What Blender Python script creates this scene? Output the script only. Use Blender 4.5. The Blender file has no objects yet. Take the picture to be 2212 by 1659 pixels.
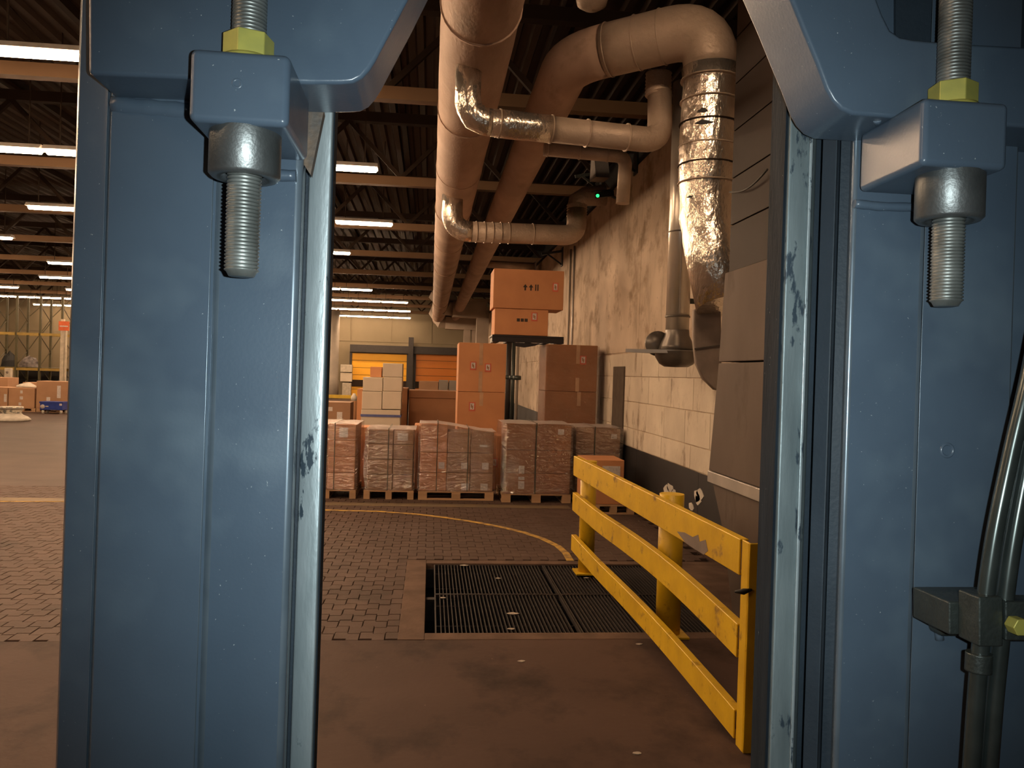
import bpy, math, random
from mathutils import Vector, Matrix
random.seed(7)
sc = bpy.context.scene
C = sc.collection

# ---------------------------------------------------------------- camera
FPX, CX, CY = 1720.0, 1106.0, 829.5
H = 2.1
PSI = math.atan(176.0 / FPX)
PITCH = math.atan(21.0 / FPX)
ROLL = 0.03
r0 = Vector((math.cos(PSI), -math.sin(PSI), 0))
fw = Vector((math.sin(PSI) * math.cos(PITCH), math.cos(PSI) * math.cos(PITCH), -math.sin(PITCH)))
u0 = r0.cross(fw)
cr = r0 * math.cos(ROLL) + u0 * math.sin(ROLL)
cu = u0 * math.cos(ROLL) - r0 * math.sin(ROLL)
CAMPOS = Vector((0, 0, H))
cd = bpy.data.cameras.new('camera')
cam = bpy.data.objects.new('camera', cd); C.objects.link(cam)
cd.sensor_width = 36; cd.lens = 36 * FPX / 2212.0
cd.clip_start = 0.02; cd.clip_end = 300
mw = Matrix((cr, cu, -fw)).transposed().to_4x4(); mw.translation = CAMPOS
cam.matrix_world = mw
sc.camera = cam

# ---------------------------------------------------------------- world, light of the hand-held flash, exposure
w = bpy.data.worlds.new('world'); sc.world = w; w.use_nodes = True
w.node_tree.nodes['Background'].inputs[0].default_value = (0.10, 0.07, 0.05, 1)
w.node_tree.nodes['Background'].inputs[1].default_value = 0.05
TUBE = 104.0
FLASH_W = 44.0
fl = bpy.data.lights.new('camera_flash', 'SPOT'); fl.energy = FLASH_W; fl.color = (0.88, 1.0, 1.0); fl.shadow_soft_size = 0.004; fl.spot_size = math.radians(88); fl.spot_blend = 1.0
flo = bpy.data.objects.new('camera_flash', fl); C.objects.link(flo)
flo.matrix_world = mw; flo.location = CAMPOS + cr * 0.035 + cu * 0.005 + fw * 0.005
sc.view_settings.view_transform = 'Standard'; sc.view_settings.look = 'None'
sc.view_settings.gamma = 1; sc.view_settings.use_curve_mapping = False
sc.view_settings.exposure = 0.0

# ---------------------------------------------------------------- pixel -> place
def ray(px, py): return cr * ((px - CX) / FPX) - cu * ((py - CY) / FPX) + fw
def P(px, py, Y):
    d = ray(px, py); return CAMPOS + d * (Y / d.y)
def PX(px, py, X):
    d = ray(px, py); return CAMPOS + d * (X / d.x)
def PF(px, py, z=0.0):
    d = ray(px, py); return CAMPOS + d * ((z - H) / d.z)
# mast frame: camera yaw and roll taken out, pitch kept
fm = (Vector((0, 1, 0)) * math.cos(PITCH) - Vector((0, 0, 1)) * math.sin(PITCH))
mr_ = Vector((1, 0, 0)); mu_ = mr_.cross(fm)
ma = 0.004
mr = mr_ * math.cos(ma) - mu_ * math.sin(ma); mu = mu_ * math.cos(ma) + mr_ * math.sin(ma)
def MP(px, py, y):
    d = ray(px, py); k = y / d.dot(fm); return (d.dot(mr) * k, d.dot(mu) * k)
def MX(px, y): return MP(px, 803, y)[0]

# ---------------------------------------------------------------- materials
MATS = {}
def M(name, c, rough=0.6, metal=0.0, c2=None, scale=6.0, lo=0.35, hi=0.7, bump=0.0, bscale=60.0, spec=0.5, rnd=0.0, coord='Object', detail=4.0, stretch=(1, 1, 1), coat=0.0):
    if name in MATS: return MATS[name]
    m = bpy.data.materials.new(name); m.use_nodes = True; MATS[name] = m
    nt = m.node_tree; N = nt.nodes; L = nt.links; b = N['Principled BSDF']
    b.inputs['Roughness'].default_value = rough; b.inputs['Metallic'].default_value = metal
    b.inputs['Specular IOR Level'].default_value = spec
    if coat: b.inputs['Coat Weight'].default_value = coat; b.inputs['Coat Roughness'].default_value = 0.22
    if coord == 'Object':
        tc = N.new('ShaderNodeTexCoord'); src = tc.outputs['Object']
    else:
        tc = N.new('ShaderNodeNewGeometry'); src = tc.outputs['Position']
    mp = N.new('ShaderNodeMapping'); mp.inputs['Scale'].default_value = stretch
    L.new(src, mp.inputs['Vector'])
    col = None
    if c2 is None: c2 = tuple(v * 0.72 for v in c)
    no = N.new('ShaderNodeTexNoise'); no.inputs['Scale'].default_value = scale; no.inputs['Detail'].default_value = detail
    L.new(mp.outputs[0], no.inputs['Vector'])
    rp = N.new('ShaderNodeValToRGB'); rp.color_ramp.elements[0].position = lo; rp.color_ramp.elements[1].position = hi
    rp.color_ramp.elements[0].color = (*c2, 1); rp.color_ramp.elements[1].color = (*c, 1)
    L.new(no.outputs['Fac'], rp.inputs[0]); col = rp.outputs[0]
    if rnd:
        oi = N.new('ShaderNodeObjectInfo'); mr1 = N.new('ShaderNodeMapRange')
        mr1.inputs[3].default_value = 1 - rnd; mr1.inputs[4].default_value = 1 + rnd
        L.new(oi.outputs['Random'], mr1.inputs[0])
        hs = N.new('ShaderNodeHueSaturation'); L.new(mr1.outputs[0], hs.inputs['Value']); L.new(col, hs.inputs['Color']); col = hs.outputs[0]
    L.new(col, b.inputs['Base Color'])
    if bump:
        bn = N.new('ShaderNodeTexNoise'); bn.inputs['Scale'].default_value = bscale; bn.inputs['Detail'].default_value = 3
        L.new(mp.outputs[0], bn.inputs['Vector'])
        bp = N.new('ShaderNodeBump'); bp.inputs['Strength'].default_value = bump; bp.inputs['Distance'].default_value = 0.02
        L.new(bn.outputs['Fac'], bp.inputs['Height']); L.new(bp.outputs[0], b.inputs['Normal'])
    return m
def emis(name, c, s):
    m = bpy.data.materials.new(name); m.use_nodes = True; nt = m.node_tree
    nt.nodes.remove(nt.nodes['Principled BSDF'])
    e = nt.nodes.new('ShaderNodeEmission'); e.inputs[0].default_value = (*c, 1); e.inputs[1].default_value = s
    nt.links.new(e.outputs[0], nt.nodes['Material Output'].inputs[0]); MATS[name] = m; return m
def overlay(m, c, scale, lo, hi, rough=None, metal=None, stretch=(1, 1, 1), detail=6.0, coord='Object', axis=None):
    """second layer (wear, dirt with a shape of its own) mixed in over a material"""
    nt = m.node_tree; N = nt.nodes; L = nt.links; b = N['Principled BSDF']
    if coord == 'Object': tc = N.new('ShaderNodeTexCoord'); src = tc.outputs['Object']
    else: tc = N.new('ShaderNodeNewGeometry'); src = tc.outputs['Position']
    mp = N.new('ShaderNodeMapping'); mp.inputs['Scale'].default_value = stretch; L.new(src, mp.inputs[0])
    no = N.new('ShaderNodeTexNoise'); no.inputs['Scale'].default_value = scale; no.inputs['Detail'].default_value = detail
    no.inputs['Roughness'].default_value = 0.62
    L.new(mp.outputs[0], no.inputs['Vector'])
    mk = N.new('ShaderNodeMapRange'); mk.inputs[1].default_value = lo; mk.inputs[2].default_value = hi; L.new(no.outputs['Fac'], mk.inputs[0])
    fac = mk.outputs[0]
    old = b.inputs['Base Color'].links[0].from_socket
    mx = N.new('ShaderNodeMix'); mx.data_type = 'RGBA'; L.new(fac, mx.inputs[0]); L.new(old, mx.inputs[6]); mx.inputs[7].default_value = (*c, 1)
    L.new(mx.outputs[2], b.inputs['Base Color'])
    for key, val in (('Roughness', rough), ('Metallic', metal)):
        if val is None: continue
        q = N.new('ShaderNodeMix'); q.data_type = 'FLOAT'; L.new(fac, q.inputs[0]); q.inputs[2].default_value = b.inputs[key].default_value; q.inputs[3].default_value = val
        if b.inputs[key].links: L.new(b.inputs[key].links[0].from_socket, q.inputs[2])
        L.new(q.outputs[0], b.inputs[key])
    return m

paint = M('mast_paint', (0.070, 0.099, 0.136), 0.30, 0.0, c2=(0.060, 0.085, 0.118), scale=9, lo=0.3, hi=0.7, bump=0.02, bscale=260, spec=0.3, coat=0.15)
overlay(paint, (0.30, 0.34, 0.36), 330, 0.735, 0.76, rough=0.6, detail=2)
overlay(paint, (0.090, 0.125, 0.160), 7, 0.55, 0.8, rough=0.5, detail=3)
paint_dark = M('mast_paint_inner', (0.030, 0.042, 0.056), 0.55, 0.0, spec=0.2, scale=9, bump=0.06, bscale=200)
railmat = M('worn_rail_steel', (0.52, 0.58, 0.60), 0.38, 0.55, c2=(0.34, 0.40, 0.42), scale=30, bump=0.05, bscale=200, stretch=(1, 1, 0.2))
overlay(railmat, (0.03, 0.045, 0.06), 42, 0.60, 0.63, rough=0.5, metal=0.0, stretch=(1, 1, 0.35))
rail_grey = M('dimmed_rail_steel', (0.24, 0.285, 0.295), 0.45, 0.4, c2=(0.15, 0.185, 0.195), scale=30, bump=0.05, bscale=200, stretch=(1, 1, 0.2))  # rail steel darkened in colour for the weaker flash on the right upright
overlay(rail_grey, (0.03, 0.045, 0.06), 42, 0.58, 0.62, rough=0.5, metal=0.0, stretch=(1, 1, 0.35))
raildark = M('rail_steel_greasy', (0.018, 0.024, 0.030), 0.7, 0.0, c2=(0.010, 0.014, 0.019), spec=0.05, scale=60, bump=0.1, bscale=300, stretch=(1, 1, 0.15))
overlay(raildark, (0.3, 0.34, 0.34), 160, 0.68, 0.72, metal=0.3, stretch=(1, 1, 0.3))
steel_rod = M('oily_thread_steel', (0.27, 0.285, 0.27), 0.42, 0.6, c2=(0.15, 0.16, 0.15), scale=40)
steel_collar = M('dark_turned_steel', (0.20, 0.21, 0.21), 0.42, 0.8, c2=(0.11, 0.12, 0.12), scale=25, bump=0.05, bscale=300)
zinc = M('yellow_zinc', (0.52, 0.47, 0.10), 0.4, 0.3, c2=(0.38, 0.36, 0.09), scale=40)
rusty = M('rusty_plate', (0.16, 0.10, 0.06), 0.7, 0.1, c2=(0.07, 0.065, 0.06), scale=40, bump=0.15, bscale=120)
gunmetal = M('bracket_steel', (0.05, 0.06, 0.055), 0.4, 0.4, scale=60, bump=0.1, bscale=200)
pipe_steel = M('hydraulic_pipe_steel', (0.07, 0.085, 0.08), 0.25, 0.6, scale=40)

foil = M('aluminium_foil', (0.82, 0.75, 0.66), 0.27, 0.9, c2=(0.62, 0.55, 0.48), scale=5, bump=0.8, bscale=20, stretch=(1, 1, 0.5), lo=0.3, hi=0.65)
overlay(foil, (0.05, 0.035, 0.025), 2.2, 0.70, 0.74, rough=0.8, metal=0.0)
foil_old = M('dull_foil_jacket', (0.52, 0.41, 0.32), 0.5, 0.25, c2=(0.37, 0.285, 0.215), scale=2.5, bump=0.45, bscale=22, lo=0.3, hi=0.7)
jacket = M('canvas_duct_jacket', (0.46, 0.315, 0.235), 0.72, 0.1, c2=(0.34, 0.225, 0.165), scale=2.2, bump=0.32, bscale=26, stretch=(1, 0.5, 1))
overlay(jacket, (0.17, 0.12, 0.08), 1.3, 0.60, 0.75, stretch=(1, 0.3, 1))
galv = M('galvanised_sheet', (0.46, 0.43, 0.40), 0.42, 0.6, c2=(0.35, 0.33, 0.31), scale=4, bump=0.03, bscale=10)
galv_bright = M('bright_galvanised', (0.74, 0.67, 0.57), 0.3, 0.6, scale=3, c2=(0.60, 0.56, 0.5))
hood = M('grey_hood_paint', (0.17, 0.15, 0.13), 0.35, 0.5, scale=6)
greysheet = M('grey_painted_sheet', (0.125, 0.096, 0.08), 0.7, 0.0, c2=(0.10, 0.076, 0.063), scale=2, bump=0.03, bscale=20, spec=0.15, coord='World', stretch=(1, 1, 0.5))
overlay(greysheet, (0.055, 0.042, 0.034), 2.0, 0.58, 0.75, coord='World', stretch=(1, 1, 0.4))
brownsheet = M('brown_cladding', (0.02, 0.012, 0.0085), 0.6, 0.0, c2=(0.016, 0.0095, 0.0065), spec=0.1, scale=3, coord='World')

wallmat = M('whitewashed_concrete', (0.62, 0.50, 0.38), 0.85, 0.0, c2=(0.44, 0.345, 0.255), scale=1.1, bump=0.12, bscale=14, coord='World', lo=0.3, hi=0.65, detail=8)
overlay(wallmat, (0.25, 0.185, 0.12), 1.6, 0.56, 0.74, coord='World', stretch=(1, 1, 0.3), detail=9)
overlay(wallmat, (0.13, 0.10, 0.075), 7.0, 0.68, 0.74, coord='World', stretch=(1, 1, 0.6))
overlay(wallmat, (0.30, 0.215, 0.14), 2.3, 0.50, 0.66, coord='World', stretch=(1, 0.8, 1), detail=12)
blockmat = M('whitewashed_block', (0.66, 0.58, 0.46), 0.85, 0.0, c2=(0.52, 0.445, 0.35), scale=1.6, bump=0.15, bscale=18, coord='World', rnd=0.07, detail=8)
overlay(blockmat, (0.25, 0.18, 0.12), 4.0, 0.56, 0.72, coord='World', stretch=(1, 1, 0.5), detail=9)
blackband = M('black_base_paint', (0.016, 0.014, 0.015), 0.6, 0.0, c2=(0.010, 0.009, 0.010), scale=2, coord='World')
chipmat = M('chipped_white_plaster', (0.62, 0.57, 0.49), 0.8)
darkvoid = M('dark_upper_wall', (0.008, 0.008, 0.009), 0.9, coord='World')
backwall = M('cream_wall_panel', (0.20, 0.165, 0.11), 0.8, 0.0, scale=0.4, spec=0.2, coord='World', c2=(0.165, 0.135, 0.088))
concrete = M('worn_concrete', (0.088, 0.054, 0.042), 0.72, 0.0, c2=(0.064, 0.039, 0.030), scale=0.9, bump=0.10, bscale=22, spec=0.12, coord='World', lo=0.3, hi=0.7, detail=9)
overlay(concrete, (0.026, 0.017, 0.013), 1.3, 0.50, 0.70, coord='World', stretch=(1.1, 0.8, 1), detail=7)
overlay(concrete, (0.16, 0.11, 0.085), 26, 0.74, 0.78, coord='World', detail=2)
kerbmat = M('kerb_concrete', (0.15, 0.095, 0.068), 0.8, 0.0, c2=(0.09, 0.058, 0.042), scale=4, bump=0.2, bscale=40, spec=0.12, coord='World', detail=8)
paver_m = M('paving_block', (0.100, 0.065, 0.051), 0.68, 0.0, c2=(0.076, 0.049, 0.038), scale=3.0, bump=0.18, bscale=50, spec=0.12, coord='World', rnd=0.10)
overlay(paver_m, (0.036, 0.024, 0.019), 0.9, 0.58, 0.78, coord='World', detail=5)
farfloor = M('far_paved_floor', (0.082, 0.053, 0.041), 0.62, 0.0, c2=(0.062, 0.040, 0.031), scale=1.2, bump=0.1, bscale=25, spec=0.12, coord='World')
overlay(farfloor, (0.036, 0.024, 0.019), 0.6, 0.55, 0.75, coord='World', stretch=(0.5, 1, 1), detail=6)
jointmat = M('joint_sand', (0.03, 0.02, 0.016), 0.9, coord='World')
linemat = M('yellow_floor_paint', (0.50, 0.30, 0.05), 0.7, c2=(0.22, 0.135, 0.05), scale=9, coord='World', lo=0.38, hi=0.55)
linedull = M('dull_floor_band', (0.17, 0.115, 0.055), 0.75, c2=(0.12, 0.085, 0.05), scale=5, coord='World')
yellow = M('yellow_barrier_paint', (0.68, 0.43, 0.012), 0.42, 0.0, c2=(0.55, 0.33, 0.010), scale=5, bump=0.08, bscale=30, lo=0.3, hi=0.65, spec=0.4)
overlay(yellow, (0.20, 0.105, 0.02), 7, 0.59, 0.72, rough=0.7, detail=8)
overlay(yellow, (0.30, 0.25, 0.21), 2.6, 0.715, 0.73, rough=0.6, metal=0.2, detail=8)
yellow_d = M('yellow_far_paint', (0.55, 0.36, 0.02), 0.5)
gratemat = M('grate_steel', (0.030, 0.022, 0.019), 0.6, 0.2, c2=(0.018, 0.013, 0.012), scale=20)
gratebright = M('grate_edge_steel', (0.05, 0.036, 0.029), 0.6, 0.2, scale=20)
pitmat = M('pit_dark', (0.012, 0.010, 0.009), 0.95)
litter = M('paper_litter', (0.42, 0.36, 0.30), 0.8)

card = M('cardboard', (0.52, 0.235, 0.10), 0.75, 0.0, c2=(0.46, 0.20, 0.085), scale=2.5, rnd=0.09, bump=0.02, bscale=30)
card_d = M('cardboard_dark', (0.28, 0.125, 0.053), 0.75, 0.0, c2=(0.235, 0.105, 0.043), scale=2.5, rnd=0.1)
card_g = M('cardboard_greybrown', (0.31, 0.175, 0.095), 0.75, 0.0, c2=(0.265, 0.145, 0.078), scale=2.5, rnd=0.1)
card_w = M('white_carton_board', (0.56, 0.48, 0.375), 0.7, 0.0, c2=(0.50, 0.43, 0.33), scale=2.5, rnd=0.06)
tape = M('packing_tape', (0.50, 0.30, 0.17), 0.3, 0.0, scale=5)
paper = M('white_label_paper', (0.62, 0.56, 0.52), 0.6, scale=30)
redink = M('red_label_border', (0.62, 0.13, 0.07), 0.6)
ink = M('black_print', (0.03, 0.018, 0.012), 0.7)
woodm = M('pallet_wood', (0.46, 0.285, 0.155), 0.8, 0.0, c2=(0.36, 0.215, 0.115), scale=5, stretch=(0.3, 3, 3), rnd=0.12)
blackpal = M('black_plastic', (0.016, 0.012, 0.014), 0.5)
strapg = M('green_strap', (0.035, 0.05, 0.03), 0.4)
strapb = M('blue_strap', (0.09, 0.11, 0.28), 0.5)
bluem = M('blue_crate_plastic', (0.025, 0.055, 0.30), 0.45, c2=(0.02, 0.045, 0.25))
rackm = M('olive_rack_paint', (0.06, 0.05, 0.016), 0.6, 0.0, scale=3)
rackbeam = M('yellow_rack_beam', (0.30, 0.20, 0.04), 0.5, scale=3)
orange = M('orange_door_panel', (0.78, 0.40, 0.008), 0.55, 0.0, c2=(0.72, 0.35, 0.006), scale=0.7, coord='World')
orange2 = M('orange_sign', (0.7, 0.13, 0.03), 0.5)
orange_b = M('deep_orange_door_panel', (0.50, 0.155, 0.004), 0.55, 0.0, c2=(0.45, 0.13, 0.003), scale=0.7, coord='World')
darkframe = M('dark_door_frame', (0.022, 0.017, 0.015), 0.6)
greycol = M('grey_column', (0.26, 0.22, 0.18), 0.7, scale=1, coord='World')
cabinet = M('pale_cabinet', (0.52, 0.46, 0.36), 0.55)
deck = M('roof_deck_sheet', (0.062, 0.042, 0.031), 0.6, 0.0, c2=(0.05, 0.033, 0.024), scale=0.5, spec=0.1, coord='World')
chord = M('truss_cream_paint', (0.15, 0.09, 0.05), 0.7, c2=(0.13, 0.077, 0.042), scale=1, spec=0.15)
trussd = M('truss_brown_paint', (0.035, 0.022, 0.015), 0.75, scale=1, spec=0.1)
housing = M('lamp_housing', (0.55, 0.5, 0.45), 0.5)
tube_e = emis('tube_light', (1.0, 0.66, 0.40), TUBE)
led_e = emis('green_led', (0.02, 0.9, 0.15), 3.0)
blackm = M('matt_black', (0.012, 0.012, 0.012), 0.6)
greybag = M('grey_plastic_bag', (0.22, 0.19, 0.18), 0.35, c2=(0.06, 0.05, 0.05), scale=6)
potm = M('white_patterned_wrap', (0.66, 0.60, 0.48), 0.45, c2=(0.22, 0.22, 0.20), scale=9, lo=0.42, hi=0.5)

film = bpy.data.materials.new('stretch_film'); film.use_nodes = True
nt = film.node_tree; nt.nodes.remove(nt.nodes['Principled BSDF'])
tr = nt.nodes.new('ShaderNodeBsdfTransparent'); tr.inputs[0].default_value = (0.94, 0.92, 0.92, 1)
gl = nt.nodes.new('ShaderNodeBsdfGlossy'); gl.inputs['Roughness'].default_value = 0.09; gl.inputs[0].default_value = (1, 1, 1, 1)
df = nt.nodes.new('ShaderNodeBsdfDiffuse'); df.inputs[0].default_value = (0.62, 0.55, 0.52, 1)
tc = nt.nodes.new('ShaderNodeTexCoord'); mp = nt.nodes.new('ShaderNodeMapping'); mp.inputs['Scale'].default_value = (1, 1, 3.0)
no = nt.nodes.new('ShaderNodeTexNoise'); no.inputs['Scale'].default_value = 3.5; no.inputs['Detail'].default_value = 4; no.inputs['Distortion'].default_value = 1.2
bp = nt.nodes.new('ShaderNodeBump'); bp.inputs['Strength'].default_value = 1.0; bp.inputs['Distance'].default_value = 0.10
nt.links.new(tc.outputs['Object'], mp.inputs[0]); nt.links.new(mp.outputs[0], no.inputs['Vector']); nt.links.new(no.outputs['Fac'], bp.inputs['Height'])
nt.links.new(bp.outputs[0], gl.inputs['Normal'])
m1 = nt.nodes.new('ShaderNodeMixShader'); m1.inputs[0].default_value = 0.05
m2 = nt.nodes.new('ShaderNodeMixShader'); m2.inputs[0].default_value = 0.22
nt.links.new(tr.outputs[0], m1.inputs[1]); nt.links.new(df.outputs[0], m1.inputs[2])
nt.links.new(m1.outputs[0], m2.inputs[1]); nt.links.new(gl.outputs[0], m2.inputs[2])
nt.links.new(m2.outputs[0], nt.nodes['Material Output'].inputs[0])

def film_variant(name, dfac, gfac):
    m = film.copy(); m.name = name
    mx = [n for n in m.node_tree.nodes if n.type == 'MIX_SHADER']
    a, b = sorted(mx, key=lambda n: n.name); a.inputs[0].default_value = dfac; b.inputs[0].default_value = gfac
    return m
film_top = film_variant('stretch_film_folded', 0.5, 0.2)
film_clear = film_variant('stretch_film_clear', 0.015, 0.05)
# ---------------------------------------------------------------- mesh builder
class MB:
    def __init__(s): s.v = []; s.f = []; s.sm = []
    def add(s, vs, fs, smooth=False):
        o = len(s.v); s.v += [tuple(v) for v in vs]; s.f += [tuple(i + o for i in f) for f in fs]; s.sm += [smooth] * len(fs); return s
    def box(s, x0, x1, y0, y1, z0, z1):
        return s.add([(x0, y0, z0), (x1, y0, z0), (x1, y1, z0), (x0, y1, z0), (x0, y0, z1), (x1, y0, z1), (x1, y1, z1), (x0, y1, z1)],
                     [(0, 3, 2, 1), (4, 5, 6, 7), (0, 1, 5, 4), (1, 2, 6, 5), (2, 3, 7, 6), (3, 0, 4, 7)])
    def prism(s, poly, a, b, axis='z'):
        """poly of 2-D points extruded from a to b along an axis ('z': poly is x,y; 'y': poly is x,z; 'x': poly is y,z)"""
        def q(p, t): return {'z': (p[0], p[1], t), 'y': (p[0], t, p[1]), 'x': (t, p[0], p[1])}[axis]
        n = len(poly); ar = sum(poly[i][0] * poly[(i + 1) % n][1] - poly[(i + 1) % n][0] * poly[i][1] for i in range(n))
        if (ar < 0) != (axis == 'y'): poly = poly[::-1]
        if a > b: a, b = b, a
        vs = [q(p, a) for p in poly] + [q(p, b) for p in poly]
        fs = [tuple(range(n))[::-1], tuple(range(n, 2 * n))] + [(i, (i + 1) % n, n + (i + 1) % n, n + i) for i in range(n)]
        return s.add(vs, fs)
    def tube(s, pts, r, n=20, caps=True, smooth=True):
        pts = [Vector(p) for p in pts]; k = len(pts); rs = r if isinstance(r, (list, tuple)) else [r] * k
        t0 = (pts[1] - pts[0]).normalized(); a = t0.orthogonal().normalized(); vs = []
        for i, p in enumerate(pts):
            t = (pts[min(i + 1, k - 1)] - pts[max(i - 1, 0)]).normalized()
            a = (a - t * a.dot(t)).normalized(); b = t.cross(a)
            for j in range(n):
                g = 2 * math.pi * j / n; vs.append(p + (a * math.cos(g) + b * math.sin(g)) * rs[i])
        fs = [(i * n + j, i * n + (j + 1) % n, (i + 1) * n + (j + 1) % n, (i + 1) * n + j) for i in range(k - 1) for j in range(n)]
        s.add(vs, fs, smooth)
        if caps:
            o = len(s.v) - len(vs)
            s.f += [tuple(o + j for j in range(n))[::-1], tuple(o + (k - 1) * n + j for j in range(n))]; s.sm += [False, False]
        return s
    def bar(s, p, q, wd, ht, up=(0, 0, 1)):
        p = Vector(p); q = Vector(q); t = (q - p).normalized(); u = Vector(up)
        if abs(t.dot(u)) > 0.99: u = Vector((1, 0, 0))
        sd = t.cross(u).normalized(); u = sd.cross(t)
        vs = []
        for e in (p, q):
            for a, b in ((-1, -1), (1, -1), (1, 1), (-1, 1)): vs.append(e + sd * a * wd / 2 + u * b * ht / 2)
        return s.add(vs, [(0, 1, 2, 3), (7, 6, 5, 4), (0, 4, 5, 1), (1, 5, 6, 2), (2, 6, 7, 3), (3, 7, 4, 0)])
    def lathe(s, prof, n=28, o=(0, 0, 0), smooth=True, axis='z'):
        vs = []
        for r, z in prof:
            for j in range(n):
                g = 2 * math.pi * j / n; x, y = r * math.cos(g), r * math.sin(g)
                vs.append((o[0] + x, o[1] + y, o[2] + z) if axis == 'z' else (o[0] + x, o[1] + z, o[2] + y))
        k = len(prof)
        fs = [(i * n + j, i * n + (j + 1) % n, (i + 1) * n + (j + 1) % n, (i + 1) * n + j) for i in range(k - 1) for j in range(n)]
        return s.add(vs, fs, smooth)
    def mesh(s, name):
        me = bpy.data.meshes.new(name); me.from_pydata(s.v, [], s.f)
        me.polygons.foreach_set('use_smooth', s.sm); me.update(); return me
def obj(name, mb, mat, parent=None, bevel=0, loc=None, seg=2):
    me = mb if isinstance(mb, bpy.types.Mesh) else mb.mesh(name)
    if not me.materials: me.materials.append(mat)
    o = bpy.data.objects.new(name, me); C.objects.link(o)
    if parent: o.parent = parent
    if loc: o.location = loc
    if bevel:
        b = o.modifiers.new('bevel', 'BEVEL'); b.width = bevel; b.segments = seg; b.limit_method = 'ANGLE'; b.angle_limit = 0.6
        b.harden_normals = True
        me.polygons.foreach_set('use_smooth', [True] * len(me.polygons))
    return o
def tag(o, label, cat, group=None, kind=None):
    if label: o['label'] = label
    if cat: o['category'] = cat
    if group: o['group'] = group
    if kind: o['kind'] = kind
    return o
def thing(name, label, cat, loc=(0, 0, 0), rz=0, group=None):
    o = bpy.data.objects.new(name, None); C.objects.link(o); o.location = loc; o.rotation_euler = (0, 0, rz)
    o.empty_display_size = 0.1
    return tag(o, label, cat, group)
def struct(name, mb, mat, parent=None, label=None, cat=None, bevel=0):
    o = obj(name, mb, mat, parent, bevel)
    if not parent: o['kind'] = 'structure'
    if label: o['label'] = label
    if cat: o['category'] = cat
    return o
def copy_tree(o, parent=None):
    c = o.copy(); C.objects.link(c); c.parent = parent
    for ch in list(o.children): copy_tree(ch, c)
    return c
def bend(p, c, q, r, n=7):
    """rounded corner from p via c towards q"""
    p, c, q = Vector(p), Vector(c), Vector(q); a = (p - c).normalized(); b = (q - c).normalized()
    A = c + a * r; B = c + b * r
    return [tuple(A * (1 - t) ** 2 + c * 2 * t * (1 - t) + B * t * t) for t in [i / n for i in range(n + 1)]]

# ================================================================ THE SETTING
XW = 3.35           # face of the right wall
YB = 60.0          # back wall
XL, YF, ZC = -30.0, -6.0, 8.1
PX0, PX1, PY0, PY1 = 0.01, 2.7, 6.40, 8.74     # pit opening
KX0, KY0, KY1 = -0.20, 6.24, 8.89               # outer edges of its kerb
YP = KY0 + 0.02 + 49 * 0.158 - 0.018                                       # pavers built one by one up to here
fb = MB()
fb.box(XL, 5.5, YF, KY0, -0.25, 0)                      # apron
fb.box(XL, KX0, KY0, YP, -0.25, -0.055); fb.box(KX0, XW, KY1, YP, -0.25, -0.055)
fb.box(XW, 5.5, KY0, YP, -0.25, 0); fb.box(XL, 5.5, YP, YB + 1, -0.25, 0)
floor = struct('floor', fb, concrete)
floor['label'] = 'worn brown concrete floor with paved area and tyre stains'
floor.data.materials.append(jointmat); floor.data.materials.append(farfloor)
for i, p in enumerate(floor.data.polygons): p.material_index = (0, 1, 1, 0, 2)[i // 6]
kb = MB(); kb.box(KX0, PX0, KY0, KY1, -0.25, 0.006); kb.box(PX0, XW, KY0, PY0, -0.25, 0.004); kb.box(PX0, XW, PY1, KY1, -0.25, 0.004); kb.box(PX1, XW, PY0, PY1, -0.25, 0.002)
struct('pit_kerb', kb, kerbmat, floor, bevel=0.006)
pb = MB(); pb.box(PX0 - .1, PX1 + .1, PY0 - .1, PY1 + .1, -0.95, -0.9)
for a in ((PX0 - .1, PX0, PY0 - .1, PY1 + .1), (PX1, PX1 + .1, PY0 - .1, PY1 + .1), (PX0, PX1, PY0 - .1, PY0), (PX0, PX1, PY1, PY1 + .1)): pb.box(*a, -0.9, -0.26)
struct('pit_lining', pb, pitmat, floor)
# zigzag paving blocks
PW, PH, ST, G = 0.20, 0.158, 0.018, 0.0022
def paver_poly(sg):
    h = PH / 2 - G; a = PW / 2 - G; s_ = ST * sg
    return [(-a, -h + s_), (0, -h + s_), (0, -h - s_), (a, -h - s_), (a, h - s_), (0, h - s_), (0, h + s_), (-a, h + s_)]
pm = {}
for sg in (1, -1):
    q = MB(); po = paver_poly(sg); top = [(x * 0.965, y * 0.955) for x, y in po]
    if sum(po[i][0] * po[(i + 1) % 8][1] - po[(i + 1) % 8][0] * po[i][1] for i in range(8)) < 0: po = po[::-1]; top = top[::-1]
    q.add([(x, y, -0.05) for x, y in po] + [(x, y, -0.006) for x, y in po] + [(x, y, 0) for x, y in top],
          [tuple(range(16, 24))] + [(i, (i + 1) % 8, 8 + (i + 1) % 8, 8 + i) for i in range(8)] + [(8 + i, 8 + (i + 1) % 8, 16 + (i + 1) % 8, 16 + i) for i in range(8)])
    pm[sg] = q
def project(p):
    d = Vector(p) - CAMPOS; z = d.dot(fw); return CX + FPX * d.dot(cr) / z, CY - FPX * d.dot(cu) / z
spots = []
row = 0; y = KY0 + PH / 2 + 0.02
while y < YP - 0.03:
    sg = 1 if row % 2 == 0 else -1; x = -9.0 + (0 if row % 2 == 0 else PW / 2)
    while x < XW - 0.1:
        if not (KX0 + 0.09 < x and y < KY1 + PH / 2 + 0.02): spots.append((x, y, sg))
        x += PW
    row += 1; y += PH
seen = []
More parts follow.
